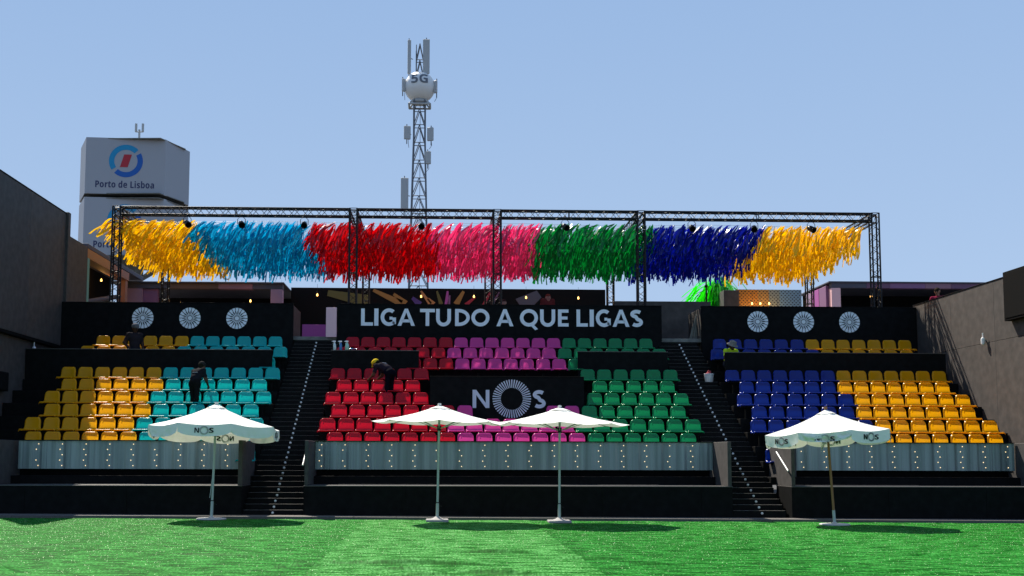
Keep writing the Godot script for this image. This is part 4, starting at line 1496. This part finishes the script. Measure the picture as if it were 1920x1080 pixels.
func hand_bones(wrist: Vector3, towards: Vector3, palm: Vector3, skin: Color, side: float) -> Array:
	var d := towards.normalized()
	var across := d.cross(palm).normalized() * side
	var out := []
	var p := wrist + d * 0.045
	out.append([wrist, p, 0.024, 0.026, skin])
	for k in 4:
		var root := p + across * (0.03 - 0.02 * k) + d * 0.03
		out.append([p + across * (0.022 - 0.015 * k), root, 0.016, 0.011, skin])
		var len: float = [0.062, 0.072, 0.066, 0.05][k]
		var mid := root + (d + palm * 0.35).normalized() * len * 0.55
		out.append([root, mid, 0.0095, 0.009, skin])
		out.append([mid, mid + (d + palm * 1.1).normalized() * len * 0.5, 0.009, 0.008, skin])
	var th := wrist + d * 0.025 + across * 0.03
	out.append([wrist + d * 0.015, th, 0.018, 0.014, skin])
	var tm := th + (d + across * 0.7 + palm * 0.4).normalized() * 0.035
	out.append([th, tm, 0.012, 0.01, skin])
	out.append([tm, tm + (d + across * 0.2 + palm * 0.6).normalized() * 0.028, 0.01, 0.008, skin])
	return out


# j: joints in the person's own axes (x to their left hand when they face +z, y up, z forward); c: colours
func make_person(label: String, where: Vector3, turn: float, j: Dictionary, c: Dictionary, extras: Array = []) -> void:
	var o := thing("person", label, "person", where)
	o.rotation.y = turn
	var st := {"pelvis": Vector3(0, 0.95, 0), "waist": Vector3(0, 1.1, 0.0), "chest": Vector3(0, 1.3, 0.0), "neck": Vector3(0, 1.46, -0.01), "head": Vector3(0, 1.6, 0.02), "look": Vector3(0, 0, 1), "shl": Vector3(0.18, 1.41, 0), "shr": Vector3(-0.18, 1.41, 0), "ell": Vector3(0.24, 1.14, -0.02), "elr": Vector3(-0.24, 1.14, -0.02), "wrl": Vector3(0.25, 0.9, 0.07), "wrr": Vector3(-0.25, 0.9, 0.07), "hil": Vector3(0.09, 0.92, 0), "hir": Vector3(-0.09, 0.92, 0), "knl": Vector3(0.1, 0.5, 0.02), "knr": Vector3(-0.1, 0.5, 0.02), "anl": Vector3(0.1, 0.09, -0.02), "anr": Vector3(-0.1, 0.09, -0.02)}
	st.merge(j, true)
	var b := MB.new()
	b.colored = true
	var top: Color = c.top
	var leg: Color = c.leg
	var skin: Color = c.skin
	var shoe: Color = c.get("shoe", Color(0.02, 0.02, 0.02))
	var bones := []
	bones.append([st.pelvis + Vector3(0.06, 0, 0), st.pelvis - Vector3(0.06, 0, 0), 0.125, 0.125, leg])
	bones.append([st.pelvis + (st.waist - st.pelvis) * 0.5, st.waist, 0.13, 0.13, top])
	bones.append([st.waist + Vector3(0.04, 0, 0), st.chest + Vector3(0.07, 0, 0), 0.11, 0.12, top])
	bones.append([st.waist - Vector3(0.04, 0, 0), st.chest - Vector3(0.07, 0, 0), 0.11, 0.12, top])
	bones.append([st.chest, st.neck, 0.11, 0.055, top])
	bones.append([st.shl, st.shr, 0.07, 0.07, top])
	for s in ["l", "r"]:
		var sh: Vector3 = st["sh" + s]
		var el: Vector3 = st["el" + s]
		var wr: Vector3 = st["wr" + s]
		bones.append([sh, sh.lerp(el, 0.6), 0.062, 0.056, top])
		bones.append([sh.lerp(el, 0.62), el, 0.046, 0.042, skin])
		bones.append([el, wr, 0.042, 0.03, skin])
		var hi: Vector3 = st["hi" + s]
		var kn: Vector3 = st["kn" + s]
		var an: Vector3 = st["an" + s]
		bones.append([hi, kn, 0.092, 0.062, leg])
		bones.append([kn, an, 0.062, 0.046, leg])
		bones.append([an - Vector3(0, 0.045, 0.03), an + Vector3(0, -0.055, 0.14), 0.042, 0.036, shoe])
	smooth_net(b, bones, 0.022, 0.05)
	var hd: Vector3 = st.head
	var look: Vector3 = st.look.normalized()
	var left := Vector3.UP.cross(look).normalized()
	var up := look.cross(left).normalized()
	var hair: Color = c.get("hair", Color(0.015, 0.012, 0.01))
	var hb := [[st.neck - (hd - st.neck) * 0.3, hd - up * 0.06, 0.052, 0.055, skin], [hd + up * 0.025 - look * 0.02, hd + up * 0.03 + look * 0.015, 0.09, 0.085, skin], [hd + look * 0.03 - up * 0.02, hd + look * 0.05 - up * 0.075, 0.068, 0.045, skin]]
	hb.append([hd + look * 0.1 + up * 0.015, hd + look * 0.118 - up * 0.022, 0.01, 0.016, skin])
	for s in [-1.0, 1.0]:
		hb.append([hd + left * s * 0.085 + up * 0.015 - look * 0.01, hd + left * s * 0.088 - up * 0.02 - look * 0.005, 0.016, 0.012, skin])
		hb.append([hd + left * s * 0.032 + look * 0.092 + up * 0.018, hd + left * s * 0.034 + look * 0.093 + up * 0.018, 0.011, 0.011, Color(0.01, 0.01, 0.01)])
	hb.append([hd + look * 0.094 - up * 0.052 + left * 0.02, hd + look * 0.094 - up * 0.052 - left * 0.02, 0.01, 0.01, Color(skin.r * 0.7, skin.g * 0.45, skin.b * 0.45)])
	smooth_net(b, hb, 0.012, 0.025)
	for s in ["l", "r"]:
		var d: Vector3 = st["wr" + s] - st["el" + s]
		var palm := Vector3(-1 if s == "l" else 1, 0, 0.2)
		palm = (palm - d.normalized() * palm.dot(d.normalized())).normalized()
		smooth_net(b, hand_bones(st["wr" + s], d, palm, skin, 1.0 if s == "l" else -1.0), 0.007, 0.008)
	build(b, "body", M.people, o)
	# hair, cap or hat
	var hm := MB.new()
	hm.colored = true
	smooth_net(hm, [[hd + up * 0.05 - look * 0.03, hd + up * 0.055 + look * 0.02, 0.094, 0.082, hair], [hd - look * 0.06 + up * 0.02, hd - look * 0.06 - up * (0.09 if c.get("long", false) else 0.03), 0.075, 0.06, hair]], 0.014, 0.03)
	build(hm, "hair", M.people, o)
	if c.has("cap"):
		var cm := MB.new()
		cm.colored = true
		smooth_net(cm, [[hd + up * 0.065 - look * 0.03, hd + up * 0.075 + look * 0.02, 0.104, 0.096, c.cap], [hd + look * 0.09 + up * 0.06 + left * 0.04, hd + look * 0.17 + up * 0.035 + left * 0.03, 0.014, 0.008, c.cap], [hd + look * 0.09 + up * 0.06 - left * 0.04, hd + look * 0.17 + up * 0.035 - left * 0.03, 0.014, 0.008, c.cap], [hd + look * 0.1 + up * 0.06, hd + look * 0.18 + up * 0.035, 0.014, 0.008, c.cap]], 0.013, 0.02)
		build(cm, "cap", M.people, o)
	if c.has("hat"):
		var cm := MB.new()
		cm.colored = true
		cm.tint = c.hat
		var rows := []
		for p in [Vector2(0.0, 0.17), Vector2(0.06, 0.17), Vector2(0.1, 0.15), Vector2(0.108, 0.07), Vector2(0.14, 0.055), Vector2(0.175, 0.03), Vector2(0.172, 0.024), Vector2(0.1, 0.05)]:
			var row := []
			for q in 21:
				var a := TAU * q / 20
				row.append(hd + left * cos(a) * p.x + look * sin(a) * p.x * 1.1 + up * p.y)
			rows.append(row)
		cm.grid(rows)
		build(cm, "sun_hat", M.people, o)
	for e in extras:
		var em := MB.new()
		em.colored = true
		smooth_net(em, e[1], e[2], e[3])
		build(em, e[0], M.people, o)


func make_people() -> void:
	var black := Color(0.012, 0.012, 0.016)
	var dark_skin := Color(0.09, 0.045, 0.03)
	var mid_skin := Color(0.3, 0.16, 0.11)
	var print_w := Color(0.3, 0.3, 0.33)
	# bent over the row, seen from behind, working along the teal seats
	make_person("person in black clothes and cap standing among the teal seats", P(-6.93, row_floor(4) + 0.002, 31.98), PI - 0.45,
		{"waist": Vector3(0, 1.09, 0.03), "chest": Vector3(0, 1.24, 0.12), "neck": Vector3(0.0, 1.37, 0.2), "head": Vector3(0, 1.44, 0.3), "look": Vector3(0.1, -0.55, 1), "shl": Vector3(0.18, 1.31, 0.18), "shr": Vector3(-0.18, 1.33, 0.14), "ell": Vector3(0.25, 1.05, 0.2), "elr": Vector3(-0.24, 1.06, 0.2), "wrl": Vector3(0.24, 0.82, 0.24), "wrr": Vector3(-0.18, 0.9, 0.38), "knl": Vector3(0.1, 0.5, 0.06), "knr": Vector3(-0.12, 0.5, -0.06), "anr": Vector3(-0.1, 0.09, -0.1)},
		{"top": black, "leg": Color(0.008, 0.008, 0.01), "skin": dark_skin, "cap": Color(0.02, 0.02, 0.022)},
		[["back_print", [[Vector3(0.08, 1.27, -0.003), Vector3(-0.08, 1.27, -0.003), 0.012, 0.012, print_w], [Vector3(0.06, 1.235, -0.01), Vector3(-0.06, 1.235, -0.01), 0.009, 0.009, print_w]], 0.008, 0.01]])
	# leaning right over, wiping a red seat
	make_person("person in a yellow cap leaning over to wipe red seats", P(-1.44, row_floor(5) + 0.002, 32.62), -PI / 2 - 0.65,
		{"pelvis": Vector3(0, 0.92, -0.03), "waist": Vector3(0, 1.03, 0.08), "chest": Vector3(0, 1.12, 0.25), "neck": Vector3(0, 1.17, 0.4), "head": Vector3(0, 1.2, 0.51), "look": Vector3(0.0, -0.75, 1), "shl": Vector3(0.17, 1.13, 0.36), "shr": Vector3(-0.17, 1.13, 0.34), "ell": Vector3(0.22, 0.87, 0.42), "elr": Vector3(-0.2, 0.88, 0.44), "wrl": Vector3(0.18, 0.76, 0.62), "wrr": Vector3(-0.12, 0.72, 0.62), "hil": Vector3(0.09, 0.9, -0.03), "hir": Vector3(-0.09, 0.9, -0.03), "knl": Vector3(0.11, 0.5, 0.0), "knr": Vector3(-0.11, 0.5, 0.02), "anl": Vector3(0.11, 0.09, -0.05), "anr": Vector3(-0.11, 0.09, -0.03)},
		{"top": Color(0.016, 0.015, 0.022), "leg": Color(0.007, 0.007, 0.008), "skin": dark_skin, "cap": Color(0.62, 0.42, 0.02)},
		[["back_print", [[Vector3(0.07, 1.228, 0.2), Vector3(-0.07, 1.228, 0.2), 0.014, 0.014, print_w], [Vector3(0.05, 1.2, 0.14), Vector3(-0.05, 1.2, 0.14), 0.01, 0.01, print_w]], 0.008, 0.01]])
	make_person("person in black with a patterned headscarf behind the yellow barrier row", P(-9.3, row_floor(7) + 0.002, 34.36), 0.5,
		{"elr": Vector3(-0.3, 1.17, -0.06), "wrr": Vector3(-0.17, 0.98, 0.06), "look": Vector3(0.4, -0.3, 1)},
		{"top": Color(0.02, 0.016, 0.02), "leg": black, "skin": Color(0.06, 0.032, 0.024), "cap": Color(0.1, 0.1, 0.11)})
	make_person("person in a grey sun hat and lime safety vest among navy seats", P(9.06, row_floor(7) + 0.002, 34.42), 0.3,
		{"pelvis": Vector3(0, 0.62, -0.12), "waist": Vector3(0, 0.76, -0.1), "chest": Vector3(0, 0.95, -0.02), "neck": Vector3(0, 1.08, 0.04), "head": Vector3(0, 1.17, 0.1), "look": Vector3(0.2, -0.5, 1), "shl": Vector3(0.18, 1.02, 0.02), "shr": Vector3(-0.18, 1.02, 0.02), "ell": Vector3(0.24, 0.78, 0.08), "elr": Vector3(-0.24, 0.78, 0.08), "wrl": Vector3(0.16, 0.62, 0.24), "wrr": Vector3(-0.16, 0.62, 0.24), "hil": Vector3(0.09, 0.6, -0.12), "hir": Vector3(-0.09, 0.6, -0.12), "knl": Vector3(0.13, 0.45, 0.18), "knr": Vector3(-0.13, 0.45, 0.18), "anl": Vector3(0.11, 0.09, -0.02), "anr": Vector3(-0.11, 0.09, -0.02)},
		{"top": Color(0.45, 0.62, 0.03), "leg": Color(0.02, 0.02, 0.03), "skin": dark_skin, "hat": Color(0.16, 0.15, 0.14)})
	make_person("person in a maroon top and glasses above the sunlit wall", P(17.1, 5.422, 37.6), -0.7,
		{"head": Vector3(0, 1.75, 0.06), "neck": Vector3(0, 1.6, 0.0), "chest": Vector3(0, 1.42, 0.0), "waist": Vector3(0, 1.2, 0), "pelvis": Vector3(0, 1.02, 0), "hil": Vector3(0.09, 1.0, 0), "hir": Vector3(-0.09, 1.0, 0), "shl": Vector3(0.19, 1.54, 0), "shr": Vector3(-0.19, 1.54, 0), "ell": Vector3(0.32, 1.28, 0.05), "elr": Vector3(-0.32, 1.28, 0.05), "wrl": Vector3(0.25, 1.1, 0.22), "wrr": Vector3(-0.25, 1.1, 0.22), "look": Vector3(0.0, -0.35, 1)},
		{"top": Color(0.16, 0.012, 0.04), "leg": black, "skin": mid_skin, "hair": Color(0.03, 0.02, 0.015), "long": true},
		[["glasses", [[Vector3(0.055, 1.76, 0.165), Vector3(-0.055, 1.76, 0.165), 0.014, 0.014, Color(0.01, 0.01, 0.01)]], 0.008, 0.01]])
	make_person("person with reddish hair peeping over the parapet with words", P(3.72, 5.422, 38.0), 0.2,
		{"head": Vector3(0, 1.5, 0.05), "neck": Vector3(0, 1.37, 0.0)},
		{"top": Color(0.12, 0.02, 0.02), "leg": black, "skin": Color(0.4, 0.17, 0.14), "hair": Color(0.16, 0.03, 0.02)})
	make_person("person with dark hair almost hidden behind the parapet with words", P(2.25, 5.422, 38.4), -0.3,
		{"head": Vector3(0, 1.36, 0.08), "neck": Vector3(0, 1.24, 0.02), "chest": Vector3(0, 1.14, 0), "shl": Vector3(0.18, 1.18, 0), "shr": Vector3(-0.18, 1.18, 0), "ell": Vector3(0.24, 0.95, 0.05), "elr": Vector3(-0.24, 0.95, 0.05), "wrl": Vector3(0.22, 0.75, 0.15), "wrr": Vector3(-0.22, 0.75, 0.15), "waist": Vector3(0, 0.98, 0), "pelvis": Vector3(0, 0.86, -0.05), "hil": Vector3(0.09, 0.84, -0.05), "hir": Vector3(-0.09, 0.84, -0.05)},
		{"top": black, "leg": black, "skin": Color(0.36, 0.2, 0.16), "hair": Color(0.05, 0.02, 0.02)})


func make_props() -> void:
	for a in [[-3.17, 33.99, "plastic_clear", "tall clear spray bottle at the end of the barrier by stairs", 0.0], [-2.985, 34.0, "plastic_blue", "blue spray bottle on the barrier behind red seats", 0.06], [-2.79, 33.98, "plastic_mint", "pale green spray bottle on the barrier behind red seats", 0.0]]:
		var o := thing("spray_bottle", a[3], "bottle", P(a[0], 4.716, a[1]), "spray bottles on the barrier")
		var b := MB.new()
		var w := 0.045 if a[2] != "plastic_mint" else 0.06
		b.lathe(Vector3.ZERO, [Vector2(0.0, 0.0), Vector2(w, 0.0), Vector2(w, 0.12), Vector2(w * 0.8, 0.17), Vector2(0.018, 0.22), Vector2(0.018, 0.24)], 14)
		build(b, "bottle", M[a[2]], o)
		b = MB.new()
		b.box(Vector3(-0.06, 0.24, -0.018), Vector3(0.035, 0.285, 0.018), 0.008)
		b.box(Vector3(-0.09, 0.255, -0.01), Vector3(-0.06, 0.275, 0.01), 0.003)
		b.tube([Vector3(-0.03, 0.245, 0), Vector3(-0.045, 0.2, 0), Vector3(-0.035, 0.175, 0)], 0.008, 6)
		build(b, "trigger_head", M.lamp_white, o)
	var rag := MB.new()
	var rows := []
	for i in 5:
		var row := []
		for j in 6:
			row.append(P(-2.73 + j * 0.05, 4.722 + 0.03 * sin(i * 1.9) * sin(j * 1.3) + 0.03, 33.95 + i * 0.02))
		rows.append(row)
	rag.grid(rows, true)
	tag(build(rag, "cleaning_cloth", M.plastic_blue), "small blue cleaning cloth beside the pale green bottle", "cloth")
	var k := thing("bucket", "white bucket with a red cloth on the stairs by navy seats", "bucket", P(8.32, 0.06 + 0.1335 * 28 + 0.002, 34.2))
	var b := MB.new()
	b.lathe(Vector3.ZERO, [Vector2(0.0, 0.0), Vector2(0.115, 0.0), Vector2(0.145, 0.24), Vector2(0.155, 0.245), Vector2(0.155, 0.262), Vector2(0.14, 0.262), Vector2(0.112, 0.02), Vector2(0.0, 0.02)], 22)
	build(b, "pail", M.bucket_white, k)
	b = MB.new()
	var hp := []
	for i in 9:
		var a := PI * i / 8
		hp.append(Vector3(cos(a) * 0.152, 0.24 - sin(a) * 0.03, sin(a) * 0.15))
	b.tube(hp, 0.004, 5)
	build(b, "handle", M.steel, k)
	rows = []
	for i in 6:
		var row := []
		for j in 9:
			var a := TAU * j / 8
			var r := 0.135 * (1.0 - i / 5.0)
			row.append(Vector3(cos(a) * r, 0.25 + 0.05 * sin(i * 2.0 + j * 1.7) * (i / 5.0) + 0.02 * i, sin(a) * r))
		rows.append(row)
	b = MB.new()
	b.grid(rows, true)
	build(b, "cloth", M.cloth_red, k)


# ---------------------------------------------------------------- ground
const WRINKLES := [[-5.6, 14.1, -5.36, 16.0, 0.1], [-1.62, 15.9, 0.9, 15.72, 0.085], [-0.9, 15.1, 0.2, 14.95, 0.06], [0.3, 14.75, 1.5, 14.25, 0.1], [0.3, 17.85, 1.6, 17.66, 0.075], [1.5, 16.9, 2.9, 16.7, 0.05], [-2.3, 15.0, -1.5, 15.9, 0.06], [-2.0, 16.2, -1.6, 15.7, 0.05], [-0.6, 14.45, 0.4, 14.35, 0.06], [4.6, 18.5, 5.6, 18.45, 0.05], [7.3, 17.6, 8.2, 17.35, 0.06], [-4.0, 17.2, -2.6, 17.1, 0.03], [2.4, 16.0, 3.6, 15.85, 0.04], [6.2, 20.5, 7.6, 20.4, 0.03], [-7.4, 18.6, -6.0, 18.5, 0.03], [5.6, 15.2, 6.6, 15.05, 0.05]]


func turf_height(x: float, d: float, nz: FastNoiseLite) -> float:
	var y := ground_y(x) + nz.get_noise_2d(x * 0.35, d * 2.2) * 0.012 + nz.get_noise_2d(x * 1.3 + 40.0, d * 5.0) * 0.006
	for w in WRINKLES:
		if absf(d - w[1]) > 2.0:
			continue
		var a := Vector2(w[0], w[1])
		var ab := Vector2(w[2], w[3]) - a
		var p := Vector2(x, d) - a
		var t := clampf(p.dot(ab) / ab.length_squared(), 0.0, 1.0)
		var q := (p - ab * t).length()
		if q < 0.3:
			y += w[4] * exp(-q * q / 0.003) * (1.0 - 0.7 * absf(t * 2.0 - 1.0))
	return y


func make_ground() -> void:
	var g := MB.new()
	g.quad(Vector3(-400, -0.16, 60), Vector3(400, -0.16, 60), Vector3(400, -0.16, -900), Vector3(-400, -0.16, -900))
	tag(build(g, "ground", M.asphalt), "wide grey asphalt ground under and around the stand", "", "", "structure")
	var nz := FastNoiseLite.new()
	nz.seed = 12
	nz.frequency = 1.0
	var tones := []
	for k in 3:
		var m := mat("turf_%d" % k, [0.04, 0.05, 0.125][k], [0.265, 0.285, 0.38][k], [0.042, 0.05, 0.11][k], 0.6)  # last tone is paler: sheen of the pile direction put into the colour
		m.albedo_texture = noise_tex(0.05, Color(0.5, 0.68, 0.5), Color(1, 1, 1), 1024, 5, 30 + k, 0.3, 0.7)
		m.uv1_triplanar = true
		m.uv1_world_triplanar = true
		m.uv1_scale = Vector3(0.42, 0.42, 0.15)
		m.metallic_specular = 0.12
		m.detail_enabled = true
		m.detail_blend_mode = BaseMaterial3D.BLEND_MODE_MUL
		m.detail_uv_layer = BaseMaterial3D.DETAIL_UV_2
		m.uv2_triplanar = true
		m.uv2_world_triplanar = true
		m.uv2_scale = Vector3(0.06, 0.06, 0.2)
		m.detail_albedo = noise_tex(0.025, Color(0.3, 0.6, 0.3), Color(1, 1, 1), 1024, 5, 60 + k, 0.28, 0.66)  # streaks along x: shading of the undulations put into the colour
		tones.append(m)
	var turf := thing("turf", "bright green artificial turf laid in long rolls", "", Vector3.ZERO, "", "structure")
	var xs := [-17.3, -13.3, -9.4, -5.55, -1.7, 2.15, 6.0, 9.85, 13.7, 17.6]
	for k in xs.size() - 1:
		var rows := []
		var d := -4.0
		while d < 27.0:
			var row := []
			for j in 20:
				var x := lerpf(xs[k] + 0.0004, xs[k + 1] - 0.0004, j / 19.0)
				var edge := 0.0015 * (1.0 if j == 19 else 0.0)
				row.append(P(x, turf_height(x, d, nz) + edge, d))
			rows.append(row)
			d += (0.04 if d > 13.8 and d < 19.0 else 0.07) if d > 12.0 else 1.0
		var b := MB.new()
		b.grid(rows)
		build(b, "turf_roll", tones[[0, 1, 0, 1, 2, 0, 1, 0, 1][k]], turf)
	# the stone strip between the turf and the plinths
	var s := thing("paving_strip", "narrow grey stone strip along the foot of the plinths", "", Vector3.ZERO, "", "structure")
	var x := -13.0
	while x < 17.0:
		var b := MB.new()
		var t := Transform3D(Basis(Vector3.BACK, -0.0045), P(x, ground_y(x), 27.1))
		b.box(Vector3(0.002, -0.12, -0.4), Vector3(0.998, 0.06, 0.28), 0.006, t)
		build(b, "paving_stone", M.paving, s)
		x += 1.0
	# nearly flat turf fibres; the pale ones carry sun sparkle in their colour
	var rnd := RandomNumberGenerator.new()
	rnd.seed = 5
	var count := 45000
	var blade := MB.new()
	blade.colored = true
	blade.v = PackedVector3Array([Vector3(-0.005, 0, 0), Vector3(0.005, 0, 0), Vector3(-0.004, 0.017, 0.002), Vector3(0.004, 0.017, 0.002), Vector3(0.0, 0.03, 0.009)])
	blade.n = PackedVector3Array([Vector3(0, 0.3, 0.95), Vector3(0, 0.3, 0.95), Vector3(0, 0.4, 0.92), Vector3(0, 0.4, 0.92), Vector3(0, 0.7, 0.7)])
	blade.ix = PackedInt32Array([0, 2, 1, 1, 2, 3, 2, 4, 3])
	blade.c = PackedColorArray([Color.WHITE, Color.WHITE, Color.WHITE, Color.WHITE, Color.WHITE])
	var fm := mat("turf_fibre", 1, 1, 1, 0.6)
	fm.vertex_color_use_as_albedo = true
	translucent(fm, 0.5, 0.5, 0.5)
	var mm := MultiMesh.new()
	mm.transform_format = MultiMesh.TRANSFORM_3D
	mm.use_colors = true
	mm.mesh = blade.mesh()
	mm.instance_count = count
	var buf := PackedFloat32Array()
	buf.resize(count * 16)
	for i in count:
		var d := 12.5 + 14.2 * sqrt(rnd.randf())
		var px := rnd.randf_range(-0.42, 0.53) * d
		var y := turf_height(px, d, nz) - 0.002
		var a := rnd.randf() * TAU
		var s1 := rnd.randf_range(0.35, 0.85)
		var tilt := -PI / 2 + rnd.randf_range(0.1, 0.5)
		var bs := (Basis(Vector3.UP, a) * Basis(Vector3.RIGHT, tilt)).scaled(Vector3(s1 * 1.2, s1, s1 * 1.2))
		var o := i * 16
		buf[o] = bs.x.x; buf[o + 1] = bs.y.x; buf[o + 2] = bs.z.x; buf[o + 3] = px
		buf[o + 4] = bs.x.y; buf[o + 5] = bs.y.y; buf[o + 6] = bs.z.y; buf[o + 7] = y
		buf[o + 8] = bs.x.z; buf[o + 9] = bs.y.z; buf[o + 10] = bs.z.z; buf[o + 11] = -d
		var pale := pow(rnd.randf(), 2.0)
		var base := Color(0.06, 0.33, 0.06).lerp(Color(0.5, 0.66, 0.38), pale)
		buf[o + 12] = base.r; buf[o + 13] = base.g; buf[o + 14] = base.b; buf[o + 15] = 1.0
	mm.buffer = buf
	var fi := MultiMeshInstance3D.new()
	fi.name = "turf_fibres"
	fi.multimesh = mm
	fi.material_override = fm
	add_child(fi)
	tag(fi, "short green turf fibres lying nearly flat, sparkle put into the pale ones", "grass", "", "stuff")


# ---------------------------------------------------------------- all together
func _ready() -> void:
	rng.seed = 2024
	var near := 0.1
	var cam := Camera3D.new()
	cam.name = "camera"
	cam.projection = Camera3D.PROJECTION_FRUSTUM
	cam.near = near
	cam.far = 1500.0
	cam.size = 2.0 * near * 540.0 / 2100.0
	cam.frustum_offset = Vector2((960.0 - 884.5) / 2100.0, (670.9 - 540.0) / 2100.0) * near
	add_child(cam)
	cam.position = Vector3(0, EYE, 0)
	cam.rotation = Vector3(0.088, -0.0294, 0.0027)
	cam.current = true

	var env := Environment.new()
	env.background_mode = Environment.BG_SKY
	var sky := Sky.new()
	var sm := ProceduralSkyMaterial.new()
	sm.sky_top_color = lin(0.125, 0.22, 0.4)
	sm.sky_horizon_color = lin(0.285, 0.375, 0.505)
	sm.sky_curve = 0.3
	sm.ground_bottom_color = lin(0.05, 0.06, 0.05)
	sm.ground_horizon_color = lin(0.28, 0.34, 0.42)
	sm.sun_angle_max = 20.0
	sky.sky_material = sm
	env.sky = sky
	env.tonemap_mode = Environment.TONE_MAPPER_LINEAR
	env.tonemap_exposure = 1.75
	env.sdfgi_enabled = true
	env.ssao_enabled = true
	env.ssil_enabled = true
	var we := WorldEnvironment.new()
	we.name = "world_environment"
	we.environment = env
	add_child(we)

	# sun high behind the stand, towards the tall shaded wall
	var sun := DirectionalLight3D.new()
	sun.name = "sun"
	sun.light_color = Color(1.0, 0.96, 0.89)
	sun.light_energy = 1.6
	sun.light_angular_distance = 0.5
	sun.shadow_enabled = true
	add_child(sun)
	sun.look_at_from_position(Vector3(-4.0, 10.0, -6.8), Vector3.ZERO, Vector3.UP)

	materials()
	make_ground()
	make_stand()
	make_side_walls()
	make_background()
	make_sign_tower()
	make_mast()
	make_frame()
	make_ribbons()
	make_seats()
	make_parasol(P(-5.27, ground_y(-5.27), 26.45), "white parasol with hanging edge on a pale green pole", 1.54, 2.14, 2.69, 0.25, M.pole_paint, Vector3(-0.048, 0, -0.012), 0.37, 0, 3)
	make_parasol(P(-0.02, ground_y(0), 26.1), "white parasol without valance standing before the red seats", 1.58, 2.3, 2.68, 0.0, M.pole_paint, Vector3(0, 0, -0.015), 0.0, 1, 4)
	make_parasol(P(2.79, ground_y(2.7), 25.95), "white parasol without valance standing before the pink seats", 1.62, 2.27, 2.65, 0.0, M.pole_paint, Vector3(0, 0, -0.008), 0.1, 1, 6)
	make_parasol(P(9.07, ground_y(9.1), 25.6), "white parasol on a leaning wooden pole before the navy seats", 1.46, 2.11, 2.64, 0.26, M.wood, Vector3(-0.025, 0, 0.045), 0.78, 2, 8)
	make_people()
	make_props()
